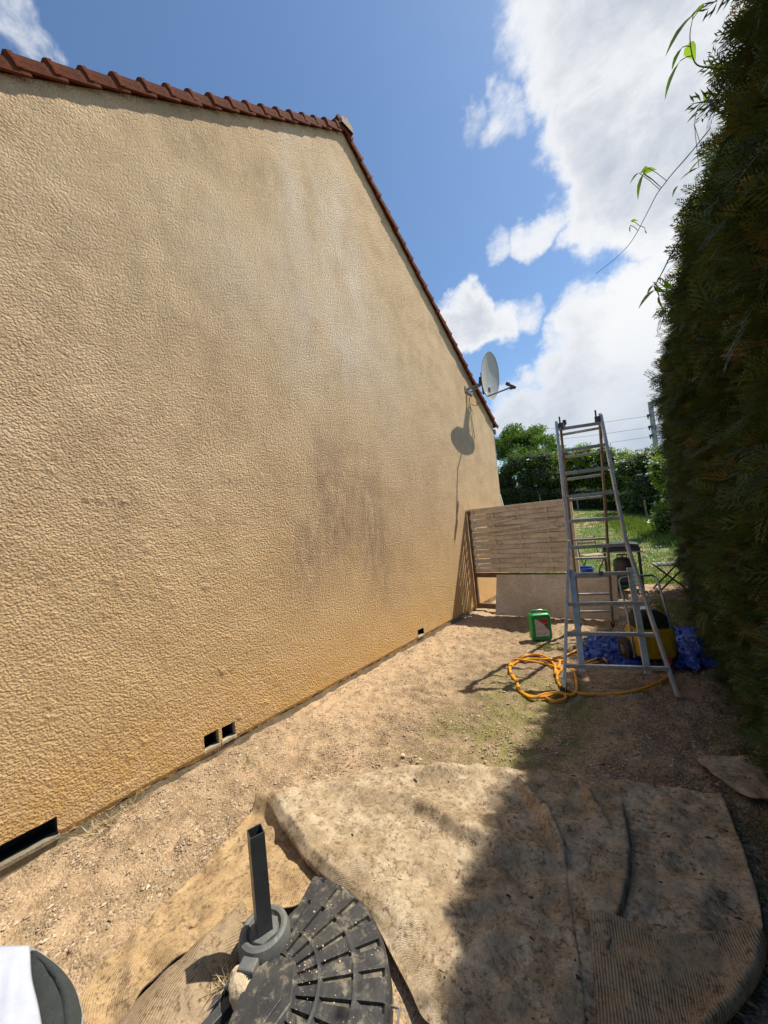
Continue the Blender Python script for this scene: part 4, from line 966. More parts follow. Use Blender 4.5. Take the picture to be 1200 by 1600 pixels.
# lower right ribbed flap folded over the main sheet
top_ = g2([(922, 1436), (965, 1443), (1010, 1462), (1060, 1474), (1130, 1468), (1196, 1478)], .03); rt_ = g2([(1198, 1478), (1190, 1520), (1160, 1570), (1105, 1630), (1060, 1700)], .02)
lf_ = g2([(922, 1436), (926, 1500), (930, 1570), (938, 1700)], .03); bt_ = g2([(938, 1700), (1000, 1702), (1060, 1700)], .02)
S = coons(top_, rt_, bt_, lf_, 150, 130); ue = np.linspace(0, 1, 150)[:, None]; ve = np.linspace(0, 1, 130)[None]
Z = .034+(1+sample(DN, 3, S[..., 0], S[..., 1]+.5))*.004+.022*np.exp(-((1-ue)/.14)**2)*np.ones_like(ve)+.012*np.exp(-(ve/.06)**2)
Z = np.maximum(Z-.03*np.clip((ue-.965)/.035, 0, 1)**2, .016)
sheet('ribbed_corner_flap', S, Z, m_carpet_rib, carpet, inv=cinv, uvrot=.02, medge=m_carpet_edge)
# small off-cut by the hedge
S = coons(g2([(1090, 1188), (1140, 1187), (1200, 1192), (1230, 1196)]), g2([(1230, 1196), (1235, 1235), (1235, 1262)]), g2([(1150, 1238), (1185, 1255), (1235, 1262)]), g2([(1090, 1188), (1110, 1212), (1150, 1238)]), 60, 40)
Z = .018+(1+sample(DN, 3, S[..., 0], S[..., 1]))*.006
oc_ = empty('carpet_offcut', tuple(G(1160, 1215)), 0, 'small dark carpet off-cut on the soil at the foot of the hedge', 'carpet piece')
o = sheet('sheet', S, Z, m_carpet, oc_, inv=Matrix.Translation(-Vector(oc_.location)), medge=m_carpet_edge)

# ------------------------------------------------------------------ parasol base
PBX, PBY = 1.502, .758
pb = empty('parasol_base', (PBX, PBY, 0), 0, 'black parasol base with a square upright tube, grey collar and ribbed weight plate', 'parasol base')
pbi = Matrix.Translation((-PBX, -PBY, 0))
# cross bars
cdir = Vector((G(490, 1400, .05)-G(413, 1480, .05)).tolist()); cdir.z = 0; cdir.normalize(); cper = Vector((-cdir.y, cdir.x, 0))
for s_ in (-1, 1):
    b = MB(); b.bar(Vector((PBX, PBY, .022))+cper*.025*s_-cdir*.5, Vector((PBX, PBY, .022))+cper*.025*s_+cdir*.42, .036, .032, cper); adopt(b.build('cross_bar', m_anth, None, .003), pb, pbi)
b = MB(); b.bar(Vector((PBX, PBY, .0225))-cper*.45, Vector((PBX, PBY, .0225))+cper*.08, .05, .028, cdir); adopt(b.build('cross_bar', m_anth, None, .003), pb, pbi)
# second (flat) tray seen behind the collar
b = MB()
# collar
b.lathe([(.085, .03), (.095, .04), (.095, .10), (.090, .118), (.086, .128), (.074, .134), (.064, .131), (.060, .12), (.055, .115), (.0, .115)], 40, (PBX, PBY, 0)); adopt(b.build('collar', m_greycollar), pb, pbi)
b = MB(); b.lathe([(.0, .1155), (.058, .1155), (.058, .124), (.052, .127), (0, .127)], 6, (PBX, PBY, 0), Matrix.Rotation(.4, 3, 'Z')); adopt(b.build('insert_wedge', m_greycollar, None, .002), pb, pbi)
kd = Vector((G(390, 1510, .1)-np.array([PBX, PBY, .1])).tolist()); kd.z = 0; kd.normalize(); ks = Vector((-kd.y, kd.x, 0))
Rk = Matrix((ks, kd, Vector((0, 0, 1)))).transposed()
b = MB(); b.box(Vector((PBX, PBY, .085))+kd*.108, (.062, .045, .07), Rk); kn = b.build('locking_lever', m_greycollar, None, .006); adopt(kn, pb, pbi)
for k in range(6):
    b = MB(); b.box(Vector((PBX, PBY, .085))+kd*.133+ks*(-.020+.008*k), (.003, .006, .048), Rk); q = b.build('rib', m_dark); q.parent = kn
# square tube
ta = radians(28); tw = .027
Rt_ = Matrix.Rotation(YAW+radians(33), 3, 'Z'); b = MB(); zt0, zt1 = .06, .485
for sx_, sy_, a_, c_ in ((0, -1, 1, 0), (0, 1, 1, 0), (-1, 0, 0, 1), (1, 0, 0, 1)):
    b.box(Vector((PBX, PBY, (zt0+zt1)/2))+Rt_ @ Vector((sx_*(tw-.0015), sy_*(tw-.0015), 0)), ((2*tw if a_ else .003), (2*tw-.0062 if c_ else .003), zt1-zt0), Rt_)
adopt(b.build('upright_tube', m_anth), pb, pbi)
# fan shaped weight plate
cx_, cy_ = 1.625, .635; RO = .455
A0, A1 = radians(113), radians(-75)
plate = MB(); nseg = 46
def pt2(r_, a_, z_): return (cx_+r_*cos(a_), cy_+r_*sin(a_), z_)
prof = [(RO, .02), (RO, .062), (RO-.010, .074), (.405, .0765), (.30, .080), (.285, .083), (.15, .085), (.13, .089)]
# slots are recessed cells of the polar grid
rads = [.130, .142, .150, .205, .212, .222, .232, .325, .332, .345, .362, .430, .440, RO-.006, RO]
NA = 120; angs = np.linspace(A0, A1, NA+1)
def base_h(r_): return np.interp(r_, [.13, .285, .305, .42, .445, RO], [.092, .086, .082, .078, .070, .058])
V = []; Fc = []
per = 8   # angular cells per slot pitch
for i, r_ in enumerate(rads):
    for j, a_ in enumerate(angs):
        z_ = float(base_h(r_)); u_ = (j % per)
        inslot = 3 <= u_ <= 5 and 3 < j < NA-3
        if inslot and ((i in (2, 3)) or (i in (6, 7)) or (i in (10, 11))): z_ -= .012
        if (i in (4, 8, 12)) and True: z_ += .002
        V.append(pt2(r_, a_+(A1-A0)/NA*{2: .88, 6: -.88}.get(u_, 0), z_))
NAA = NA+1
for i in range(len(rads)-1):
    for j in range(NA): Fc.append((i*NAA+j, i*NAA+j+1, (i+1)*NAA+j+1, (i+1)*NAA+j))
# skirt
b0 = len(V)
for j, a_ in enumerate(angs): V.append(pt2(RO+.004, a_, .012))
for j in range(NA): Fc.append(((len(rads)-1)*NAA+j, (len(rads)-1)*NAA+j+1, b0+j+1, b0+j))
plate.add(V, Fc); adopt(plate.build('weight_plate', m_blackplast), pb, pbi)
wp = [o_ for o_ in pb.children if o_.name.startswith('weight_plate')][0]
# muddy films in the slots, each its own piece
for k in range(NA//per):
    for (ra, rb) in ((.234, .322), (.364, .428)):
        j0 = k*per+3; j1 = k*per+5
        if not (3 < j0 < NA-8): continue
        aa = np.linspace(angs[j0]+.004, angs[j1]-.004, 4)
        zf_ = float(base_h((ra+rb)/2))-.0115
        b = MB(); VV = [pt2(ra, q, float(base_h(ra))-.0105) for q in aa]+[pt2(rb, q, float(base_h(rb))-.0105) for q in aa]
        b.add(VV, [(i, i+1, i+5, i+4) for i in range(3)]); q = b.build('slot', m_slot if (k*7+int(ra*100)) % 3 else m_blackplast); q.parent = wp
# end faces and hub
b = MB()
for a_ in (A0, A1):
    b.add([pt2(.13, a_, .01), pt2(RO, a_, .01), pt2(RO, a_, .058), pt2(.285, a_, .086), pt2(.13, a_, .092)], [(0, 1, 2, 3, 4)])
q = b.build('plate_end', m_blackplast); q.parent = wp
b = MB(); hubp = [(.128, A0+.1), (.148, radians(72)), (.140, radians(25)), (.148, radians(-25)), (.128, A1-.1), (.055, radians(180)), (.10, radians(140))]
hub_xy = [(cx_+r_*cos(a_), cy_+r_*sin(a_)) for r_, a_ in hubp]; b.prism(hub_xy[::-1], .02, .094); q = b.build('hub_block', m_blackplast, None, .006); q.parent = wp
b = MB(); hub_xy2 = [(cx_+.01+(x-cx_-.01)*.72, cy_+(y-cy_)*.72) for x, y in hub_xy]; b.prism(hub_xy2[::-1], .0945, .099); q = b.build('hub_cover', m_blackplast, None, .003); q.parent = wp
hq = [Vector(G(*p_)) for p_ in ((615, 1524, .05), (620, 1524, .05), (622, 1572, .05), (617, 1574, .05))]
b = MB(); b.tube([pt2(RO-.01, .62, .045), pt2(RO+.028, .60, .045), pt2(RO+.028, .36, .045), pt2(RO-.01, .34, .045)], .004, 6); q = b.build('wire_handle', m_steel); q.parent = wp
# second plate, black, low between the collar and the flap
b = MB(); V = []; Fc = []
c2 = (PBX-.02, PBY-.02)
b.lathe([(.10, .022), (.10, .030), (.30, .032), (.36, .026), (.36, .010)], 24, (*c2, 0), None, radians(196), radians(262)); adopt(b.build('lower_plate', m_blackplast), pb, pbi)
b = MB(); b.lathe([(.10, .030), (.32, .036), (.33, .02)], 20, (*c2, 0), None, radians(25), radians(78)); adopt(b.build('rear_plate', m_blackplast), pb, pbi)
# debris on plate
n = 170; rr_ = RNG.uniform(.14, .44, n); aa_ = RNG.uniform(A1, A0, n); sz = RNG.gamma(2, .0007, n)+.0006
P = np.stack([cx_+rr_*np.cos(aa_), cy_+rr_*np.sin(aa_), base_h(rr_)+.001], -1)
V = (P[:, None]+oc[None]*sz[:, None, None]*np.array([1.3, .9, .5])).reshape(-1, 3); F_ = (fo[None]+6*np.arange(n)[:, None, None]).reshape(-1, 3)
o = npmesh('grit', V, F_, m_chip, tint=np.full(n*6, .95)); tag(o, 'pale grit scattered over the black weight plate', 'grit', kind='stuff')

# ------------------------------------------------------------------ rocks
def rock(name, loc, r_, sc_, m, seed, label, cat='stone', group=None):
    rr = np.random.default_rng(seed); import bmesh as bm_
    bm = bm_.new(); bm_.ops.create_icosphere(bm, subdivisions=3, radius=1)
    dirs = rr.standard_normal((14, 3)); dirs /= np.linalg.norm(dirs, axis=1, keepdims=True); cut = rr.uniform(.62, .95, 14)
    for v in bm.verts:
        p_ = np.array(v.co); 
        for d_, c_ in zip(dirs, cut):
            q = p_@d_
            if q > c_: p_ = p_-d_*(q-c_)*.9
        p_ = p_+rr.standard_normal(3)*.022; v.co = Vector((p_*np.array(sc_)*r_).tolist())
    me = bpy.data.meshes.new(name); bm.to_mesh(me); bm.free(); me.materials.append(m); o = bpy.data.objects.new(name, me); COL.objects.link(o); o.location = loc
    return tag(o, label, cat, group)
q = G(378, 1548, .05); rock('stone', (q[0], q[1], .062), .058, (1.15, .85, .85), m_rock, 5, 'pale chipped limestone lump wedged beside the parasol base collar')
q = G(630, 1183); rock('stone', (q[0], q[1], .012), .016, (1.2, 1, .8), m_rock, 6, 'small round pale pebble on bare earth beyond the carpet edge')
q = G(393, 1528, .03); rock('stone', (q[0]+.05, q[1]+.02, .045), .03, (1.1, .9, .8), m_rock, 8, 'small tan stone between the collar and the weight plate')
q = WY(800, 783, 13.); rock('stone', (q[0], q[1], float(hgt(q[0], q[1]))+.35), .5, (1.3, .9, 1.0), m_greyrock, 9, 'grey boulder on the lawn seen above the fence panel')
cl = [np.array(G(350, 1530, .05)[:2])+RNG.standard_normal((60, 2))*np.array([.035, .02]), np.array(G(440, 1515, .05)[:2])+RNG.standard_normal((30, 2))*.015]
o = blades('dry_roots', np.concatenate(cl), lambda x, y: np.full(len(x), .045), .03, .09, .003, m_straw, lean=3.0); tag(o, 'tangle of dry roots around the limestone lump', 'roots')
# crumbs of soil and bits of gravel lying on the carpet
n = 6500; ii = RNG.integers(30, 325, n*3); jj = RNG.integers(3, 295, n*3); P = MS[ii, jj]+np.c_[RNG.uniform(-.004, .004, (n*3, 2)), np.zeros(n*3)]
dn = sample(T2, 8, P[:, 0]*2, P[:, 1]*2)+sample(DN2, 3, P[:, 0]*.2, P[:, 1]*.2)*.5; P = P[dn+RNG.standard_normal(n*3)*.5 > .5][:n]; n = len(P); sz = RNG.gamma(1.5, .0013, n)+.0013
P[:, 2] += sz*.3
V = P[:, None]+oc[None]*sz[:, None, None]*np.array([1.5, .9, .7]); V[:, :4] += RNG.standard_normal((n, 4, 3))*sz[:, None, None]*.3
F_ = (fo[None]+6*np.arange(n)[:, None, None]).reshape(-1, 3); tn = np.where(RNG.random(n) < .86, 0, RNG.random(n))
o = npmesh('soil_crumbs', V.reshape(-1, 3), F_, m_crumb, tint=np.repeat(tn, 6)); tag(o, 'dark soil crumbs and grit strewn over the big dirty carpet', 'soil crumbs', kind='stuff')
n = 420; ii = RNG.integers(30, 325, n); jj = RNG.integers(3, 295, n); P = MS[ii, jj]+np.array([0, 0, .004]); D = rdir(n); D[:, 2] *= .08; D /= np.linalg.norm(D, axis=1, keepdims=True)
V, F_ = scatter_quads(P, D, np.tile([[0, .1, 1.]], (n, 1)), RNG.uniform(.01, .04, n), np.full(n, .0028))
o = npmesh('twig_bits', V, F_, m_litter, tint=np.repeat(RNG.beta(1, 2.5, n), 4)); tag(o, 'short broken twigs and stalks scattered on the big dirty carpet', 'twigs', kind='stuff')

# ------------------------------------------------------------------ folded cloth, lower left
q = G(40, 1735, 0); cl_ = empty('cushion', (q[0], q[1], 0), 0, 'white fabric cushion with a charcoal rounded side in the lower left corner', 'cushion')
cli = Matrix.Translation((-q[0], -q[1], 0))
# rounded slab standing roughly facing the camera: outline traced in its own upright plane
dq = 1.0
CN = fftnoise(128, 1.0, .3, .6, 71)
def CP(px, py, dd=0.0):
    r_ = ray(px, py); return CAM+r_*(dq+.13-(py-1484)*.0016+dd)
def cloth_patch(name, left, right, m, n1, n2, bulge, parent, dd0=0.0, th=.012):
    L_ = resample(spline(left, 8), n2); R_ = resample(spline(right, 8), n2); P = np.zeros((n1, n2, 3))
    for i in range(n1):
        u_ = i/(n1-1)
        for j in range(n2):
            q_ = L_[j]*(1-u_)+R_[j]*u_; v_ = j/(n2-1)
            d_ = dd0-.010*float(np.exp(-((u_-(.93-.35*v_))/.07)**2))*min(v_*5, 1)-bulge*sin(pi*min(max(u_, 0), 1))**.5*min(v_*6, 1)**.5+.004*sample(CN, 1.0, np.array(u_*.25+v_*.15), np.array(v_*.22))
            P[i, j] = CP(q_[0], q_[1], float(d_))
    o = npmesh(name, P.reshape(-1, 3), gridfaces(n1, n2), m, smooth=True); md = o.modifiers.new('thickness', 'SOLIDIFY'); md.thickness = th; md.offset = 0; adopt(o, cl_, cli); return o
cloth_patch('white_face', [(-140, 1484), (-140, 1600), (-140, 1715)], [(44, 1481), (46, 1530), (57, 1580), (66, 1640), (74, 1715)], m_cloth, 70, 60, .03, cl_)
0 and cloth_patch('white_edge', [(30, 1486), (16, 1560), (4, 1640), (-6, 1715)], [(45, 1481), (47, 1530), (58, 1580), (67, 1640), (75, 1715)], m_cloth, 16, 40, .022, cl_, -.02, .006)
cloth_patch('dark_side', [(43, 1484), (46, 1530), (57, 1580), (66, 1640), (72, 1715)], [(46, 1484), (86, 1512), (113, 1548), (125, 1600), (127, 1715)], m_darkcloth, 24, 40, .015, cl_, .03)
b = MB(); b.tube(spline([CP(x, y, .02) for x, y in [(44, 1483), (64, 1494), (86, 1511), (102, 1529), (114, 1549), (122, 1573), (126, 1600), (128, 1715)]], 6), .006, 8); adopt(b.build('piping', m_piping), cl_, cli)

# ------------------------------------------------------------------ near hedge (conifer)
hedge = empty('conifer_hedge', (3.3, 3.5, 0), 0, 'tall dark green conifer hedge closing the right side of the yard', 'hedge')
hinv2 = Matrix.Translation((-3.3, -3.5, 0))
HB = fftnoise(256, 8., .35, 1.6, 41); HB2 = fftnoise(256, 4., .12, .35, 42)
def face_x(y, z):
    y = np.asarray(y, float); z = np.asarray(z, float)
    base = np.interp(y, [-1, 1, 2.9, 4.45, 7.4, 8.6], [3.30, 3.27, 3.165, 3.03, 2.91, 2.98])
    prof = np.interp(z, [0, .25, .8, 1.6, 2.4, 3.1, 3.5, 3.9], [.03, .02, -.01, -.02, -.035, .03, .12, .33])
    near = np.interp(y, [-1, 1.0, 1.7, 2.6, 8], [.55, .38, .05, .0, 0])*np.interp(z, [0, 2, 3.2], [1.2, 1, .8])+.05*sstep(z, 2.6, 3.1)*(1-sstep(y, 2.5, 3.5))
    return base+prof+near+sample(HB, 8, y, z)*.05+sample(HB2, 4, y, z)*.036
def htop(y): return np.interp(y, [-1.5, 2.5, 4.5, 6, 8.5], [3.95, 3.9, 3.6, 3.35, 3.1])
# dark core mesh added inside the hedge to block light
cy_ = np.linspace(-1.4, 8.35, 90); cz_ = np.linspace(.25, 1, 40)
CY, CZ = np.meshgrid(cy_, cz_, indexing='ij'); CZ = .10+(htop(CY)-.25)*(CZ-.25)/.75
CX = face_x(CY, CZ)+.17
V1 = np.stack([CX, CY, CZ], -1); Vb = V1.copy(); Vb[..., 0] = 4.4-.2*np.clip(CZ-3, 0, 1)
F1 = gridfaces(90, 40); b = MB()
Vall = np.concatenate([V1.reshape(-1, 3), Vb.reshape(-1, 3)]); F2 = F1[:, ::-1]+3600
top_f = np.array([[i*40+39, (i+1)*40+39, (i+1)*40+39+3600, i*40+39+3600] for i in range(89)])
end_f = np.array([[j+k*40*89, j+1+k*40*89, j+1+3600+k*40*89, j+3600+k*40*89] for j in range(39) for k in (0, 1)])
o = npmesh('blocking_core', Vall, np.concatenate([F1, F2, top_f, end_f]), m_inner, smooth=True); adopt(o, hedge, hinv2); tag(o, kind='stuff')
# spray prototype: flat feathery frond, unit length along +x, flat in xy
def make_spray():
    q = []
    def leaf(x0, y0, ang, ln, wd, z=0):
        d = np.array([cos(ang), sin(ang), 0]); s_ = np.array([-sin(ang), cos(ang), 0]); p = np.array([x0, y0, z])
        q.append([p-s_*wd*.3, p+d*ln*.55-s_*wd*.5, p+d*ln, p+d*ln*.5+s_*wd*.5])
    leaf(0, 0, 0, 1.0, .06)
    for i, x in enumerate(np.linspace(.12, .86, 6)):
        ln = .46*(1-x)**.6+.10
        for s_ in (-1, 1):
            a_ = s_*radians(42); leaf(x, 0, a_, ln, .05, -.02*i)
            if i % 2 == 0: leaf(x+cos(a_)*ln*.45, sin(a_)*ln*.45, a_*.25, ln*.5, .045, -.02*i)
    return np.array(q)
SPR = make_spray()
def sprays(P, D, N, ln):
    D = D/np.linalg.norm(D, axis=1, keepdims=True); N = N-D*np.sum(N*D, 1, keepdims=True); N /= np.linalg.norm(N, axis=1, keepdims=True); S_ = np.cross(N, D)
    pr = SPR.reshape(-1, 3); droop = pr[:, 0]**2*-.18
    V = P[:, None]+ln[:, None, None]*(pr[None, :, 0:1]*D[:, None]+pr[None, :, 1:2]*S_[:, None]+(pr[None, :, 2:3]+droop[None, :, None])*N[:, None])
    V = V.reshape(-1, 3); return V, np.arange(len(V)).reshape(-1, 4)
n = 38000
y_ = -1.0+9.45*RNG.random(n); near = RNG.random(n) < .35; y_ = np.where(near, RNG.uniform(1.2, 5.0, n), y_)
z_ = RNG.random(n)**.95*(htop(y_)-.02)+.08
x_ = face_x(y_, z_)+RNG.exponential(.055, n)-.02
# top fringe
nt = 3500; yt = RNG.uniform(-1, 8.4, nt); zt_ = htop(yt)+RNG.uniform(-.25, .10, nt); xt = face_x(yt, np.minimum(zt_, 3.8))+RNG.random(nt)*.7-.1
ne = 1500; ye = np.full(ne, 8.38)+RNG.normal(0, .06, ne); ze = RNG.uniform(.1, 3.2, ne); xe = face_x(ye, ze)+RNG.uniform(0, 1.2, ne)
x_ = np.r_[x_, xt, xe]; y_ = np.r_[y_, yt, ye]; z_ = np.r_[z_, zt_, ze]; n = len(x_)
D = np.c_[-np.abs(RNG.normal(.75, .35, n)), RNG.normal(-.15, .65, n), RNG.normal(.15, .55, n)]
D[-ne:, 1] = np.abs(D[-ne:, 1])+.5; D[len(z_)-ne-nt:len(z_)-ne, 2] = np.abs(D[len(z_)-ne-nt:len(z_)-ne, 2])+.5
N = np.c_[RNG.normal(-.5, .5, n), RNG.normal(0, .6, n), RNG.normal(.8, .4, n)]
V, F_ = sprays(np.c_[x_, y_, z_], D, N, np.where(RNG.random(n) < .06, RNG.uniform(.12, .19, n), RNG.uniform(.055, .14, n)))
clump = sample(HB2, 4, y_*1.3, z_*1.3)*.12
tn = np.clip(RNG.beta(2.2, 2.6, n)*.78+clump, 0, .78); brown = RNG.random(n) < .07; tn[brown] = RNG.uniform(.85, 1, brown.sum())
o = npmesh('foliage', V, F_, m_thuja, tint=np.repeat(tn, SPR.shape[0]*4)); adopt(o, hedge, hinv2); tag(o, kind='stuff')
# trunks at the hedge foot
for yt_ in (1.6, 2.6, 3.7, 4.9, 5.8, 6.6, 7.6):
    x0 = float(face_x(yt_, .4))+.14; b = MB(); b.tube([(x0+.03, yt_, -.05), (x0, yt_+.03, .35), (x0+.05, yt_+.02, .9), (x0+.10, yt_, 1.8)], [.06, .05, .04, .03], 9); adopt(b.build('trunk', m_bark), hedge, hinv2)
# dead hanging twigs and litter below the hedge
n = 7000; yy = RNG.uniform(.8, 8, n)**1.0; xx = np.interp(yy, [-1, 1, 2.9, 4.45, 7.4, 8.6], [3.30, 3.27, 3.16, 3.02, 2.90, 2.98])-RNG.exponential(.22, n)+.1
keep = xx > 2.0; xx, yy = xx[keep], yy[keep]; n = len(xx)
D = rdir(n); D[:, 2] = np.abs(D[:, 2])*.25; V, F_ = scatter_quads(np.c_[xx, yy, np.full(n, .010)+RNG.random(n)*.012], D/np.linalg.norm(D, axis=1, keepdims=True), rdir(n), RNG.uniform(.01, .045, n), RNG.uniform(.003, .012, n), .1)
o = npmesh('leaf_litter', V, F_, m_litter, tint=np.repeat(RNG.random(n), 4)); tag(o, 'brown dead leaves and twigs littering the soil under the hedge', 'leaf litter', kind='stuff')

# ------------------------------------------------------------------ climbers sticking out of the hedge
def vine_leaf(b, p, d, nrm_, ln, wd):
    d = Vector(d).normalized(); nn = Vector(nrm_); nn = (nn-d*nn.dot(d)).normalized(); s_ = d.cross(nn); p = Vector(p)
    ws = [(0, .0), (.12, .75), (.35, 1.0), (.62, .68), (.85, .28), (1, 0)]
    V = []
    for t_, k in ws:
        c_ = p+d*ln*t_-nn*ln*.18*t_*t_; V += [c_-s_*wd*.5*k+nn*wd*.14*k, c_, c_+s_*wd*.5*k+nn*wd*.14*k]
    b.add(V, [(i*3+k, i*3+k+1, (i+1)*3+k+1, (i+1)*3+k) for i in range(5) for k in (0, 1)], True)
def vine(label, stem_pts, dist, leaves, r_=.0035):
    P = [CAM+ray(px, py)*dd for px, py, dd in stem_pts]
    v_ = empty('climber', tuple(P[0]), 0, label, 'climbing plant'); vi = Matrix.Translation(-Vector(P[0].tolist()))
    C_ = spline(P, 6); b = MB(); b.tube(C_, np.linspace(r_, r_*.4, len(C_)), 6); adopt(b.build('stem', m_bark), v_, vi)
    for i, (ax_, ay_, bx_, by_, wd, dd) in enumerate(leaves):
        A_ = CAM+ray(ax_, ay_)*dd; B_ = CAM+ray(bx_, by_)*(dd+.03); d_ = B_-A_; ln = np.linalg.norm(d_)
        b = MB(); vine_leaf(b, A_, d_, (random.uniform(-.9, -.3), -.6, random.uniform(.1, .8)), ln, wd*dd/F)
        q_ = C_[np.argmin(np.linalg.norm(C_-A_, axis=1))]
        if .006 < np.linalg.norm(q_-A_) < .25:
            b2 = MB(); b2.tube([q_, (q_+A_)/2+np.array([0, 0, .006]), A_], r_*.5, 5); adopt(b2.build('petiole', m_vine), v_, vi)
        o = b.build('leaf', m_vine); a_ = o.data.attributes.new('tint', 'FLOAT', 'POINT'); a_.data.foreach_set('value', np.full(len(o.data.vertices), random.random(), np.float32)); adopt(o, v_, vi)
vine('climber with long drooping leaves high on the hedge edge, near the top of the frame', [(1140, 108, 1.75), (1110, 106, 1.72), (1086, 98, 1.7), (1078, 60, 1.7), (1082, 30, 1.7)], 1.7,
     [(1085, 20, 1034, 78, 22, 1.7), (1066, 74, 1046, 108, 14, 1.7), (1063, 95, 1031, 152, 17, 1.7), (1078, 65, 1083, 97, 22, 1.7), (1100, 10, 1060, 40, 20, 1.7)])
vine('long bare climber shoot arching out of the hedge with a curled pale leaf cluster', [(1110, 200, 1.95), (1078, 240, 1.92), (1050, 272, 1.9), (1040, 285, 1.9), (1026, 304, 1.9), (1010, 335, 1.92), (990, 372, 1.95), (968, 398, 1.98), (931, 428, 2.0)], 1.9,
     [(1005, 272, 991, 312, 12, 1.9), (1005, 270, 1022, 262, 10, 1.9), (998, 270, 982, 286, 9, 1.9), (1012, 262, 999, 270, 9, 1.9), (985, 352, 983, 364, 5, 1.92), (1008, 357, 1009, 366, 5, 1.92), (986, 345, 995, 343, 4, 1.92)], .0028)
vine('thick climber stem low on the hedge edge ending in round green leaves', [(1110, 300, 2.15), (1080, 340, 2.12), (1062, 375, 2.1), (1050, 395, 2.1), (1035, 425, 2.1), (1022, 448, 2.1)], 2.1,
     [(1025, 452, 994, 478, 17, 2.1), (1027, 447, 1043, 462, 20, 2.1), (1030, 462, 1034, 488, 15, 2.1), (1022, 445, 1008, 462, 14, 2.1), (1038, 440, 1050, 452, 13, 2.1)], .006)
vine('pale back-lit climber leaves against the hedge below the long drooping ones', [(1110, 150, 2.0), (1090, 170, 2.0), (1085, 195, 2.0)], 2.0,
     [(1108, 140, 1098, 160, 14, 2.0), (1090, 178, 1072, 190, 12, 2.0), (1100, 245, 1070, 270, 13, 2.0), (1092, 262, 1062, 276, 12, 2.0), (1060, 290, 1048, 308, 12, 2.0)], .003)

# ------------------------------------------------------------------ far garden: hedge, shrubs, tree, stakes, poles
def foliage_blob(centres, radii, n, size, r=RNG, surf=.75):
    """leaves through ellipsoid lumps"""
    C_ = np.array(centres); Rr = np.array(radii); vol = np.prod(Rr, 1)**(2/3); idx = r.choice(len(C_), n, p=vol/vol.sum())
    d = rdir(n, r); rad = 1-np.abs(r.normal(0, 1-surf, n)); P = C_[idx]+d*Rr[idx]*rad[:, None]
    dd = rdir(n, r)+d*.6; dd[:, 2] -= .1; dd /= np.linalg.norm(dd, axis=1, keepdims=True); nn = d+rdir(n, r)*.7; nn[:, 2] += .3
    ln = r.uniform(.6, 1.3, n)*size
    V, F_ = scatter_quads(P, dd, nn, ln, ln*.55, .1)
    return V, F_, idx, P
def bush(name, label, cat, lumps, n, size, m, tintbase=.5, group=None, trunks=1, flowers=0):
    c0 = np.mean([l[0] for l in lumps], 0); gz_ = float(hgt(c0[0], c0[1]))
    e = empty(name, (c0[0], c0[1], gz_), 0, label, cat, group); ei = Matrix.Translation((-c0[0], -c0[1], -gz_))
    C_ = [l[0] for l in lumps]; R_ = [l[1] for l in lumps]
    V, F_, idx, P = foliage_blob(C_, R_, n, size)
    lum = RNG.normal(0, .12, len(C_)); tn = np.clip(RNG.beta(2, 2, n)*.8+.1+(tintbase-.5)+lum[idx], 0, 1)
    o = npmesh('crown', V, F_, m, tint=np.repeat(tn, 4)); adopt(o, e, ei); tag(o, kind='stuff')
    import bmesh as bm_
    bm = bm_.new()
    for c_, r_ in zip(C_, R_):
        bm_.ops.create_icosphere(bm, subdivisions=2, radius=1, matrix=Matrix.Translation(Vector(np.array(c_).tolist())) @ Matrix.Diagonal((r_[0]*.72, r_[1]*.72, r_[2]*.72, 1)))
    me = bpy.data.meshes.new('blocking_core'); bm.to_mesh(me); bm.free(); me.materials.append(m_inner); o = bpy.data.objects.new('blocking_core', me); COL.objects.link(o); adopt(o, e, ei)  # near-black solid inside the leaf lumps
    for k in range(trunks):
        cc = C_[k*len(C_)//max(trunks, 1)]; b = MB(); g0 = float(hgt(cc[0], cc[1])); b.tube([(cc[0], cc[1], g0-.1), (cc[0]+.06, cc[1], g0+(cc[2]-g0)*.5), (cc[0], cc[1], cc[2])], [.09, .07, .05], 8); adopt(b.build('trunk', m_bark), e, ei)
    if flowers:
        fp = P[RNG.choice(n, flowers)]; C3 = np.array(C_); fp = fp+(fp-C3.mean(0))*.04
        k = 7; PP = np.repeat(fp, k, 0)+RNG.normal(0, .05, (flowers*k, 3))*np.array([1, 1, .5]); D = rdir(len(PP)); D[:, 2] = np.abs(D[:, 2])*.3; D /= np.linalg.norm(D, axis=1, keepdims=True)
        V, F_ = scatter_quads(PP, D, np.tile([[-.2, -.7, .8]], (len(PP), 1)), np.full(len(PP), .085), np.full(len(PP), .085)); o = npmesh('blossom', V, F_, m_flower); adopt(o, e, ei); tag(o, kind='stuff')
    return e
def lumprow(px0, px1, y, ptop, pbot, nl, rx, ry, seed, jit=.2):
    r = np.random.default_rng(seed); L = []
    for i in range(nl):
        f_ = i/(nl-1) if nl > 1 else .5; px = px0+(px1-px0)*f_
        tp = np.interp(f_, np.linspace(0, 1, len(ptop)), ptop)
        T_ = WY(px, tp, y); gz_ = float(hgt(T_[0], y)); hh_ = T_[2]-gz_
        for lv in (.22, .5, .80):
            rr_ = rx*(1.05-.25*lv); L.append(((T_[0]+r.normal(0, jit), y+r.normal(0, jit), gz_+hh_*lv-.1), (rr_, ry*(1.05-.2*lv), hh_*.22)))
    return L
bush('laurel_hedge', 'clipped bright green laurel hedge across the far end of the lawn', 'hedge', lumprow(868, 985, 20.5, [708, 692, 690, 694, 706], 790, 8, .62, .8, 51, .12), 30000, .085, m_leaf_far, .62, trunks=3)
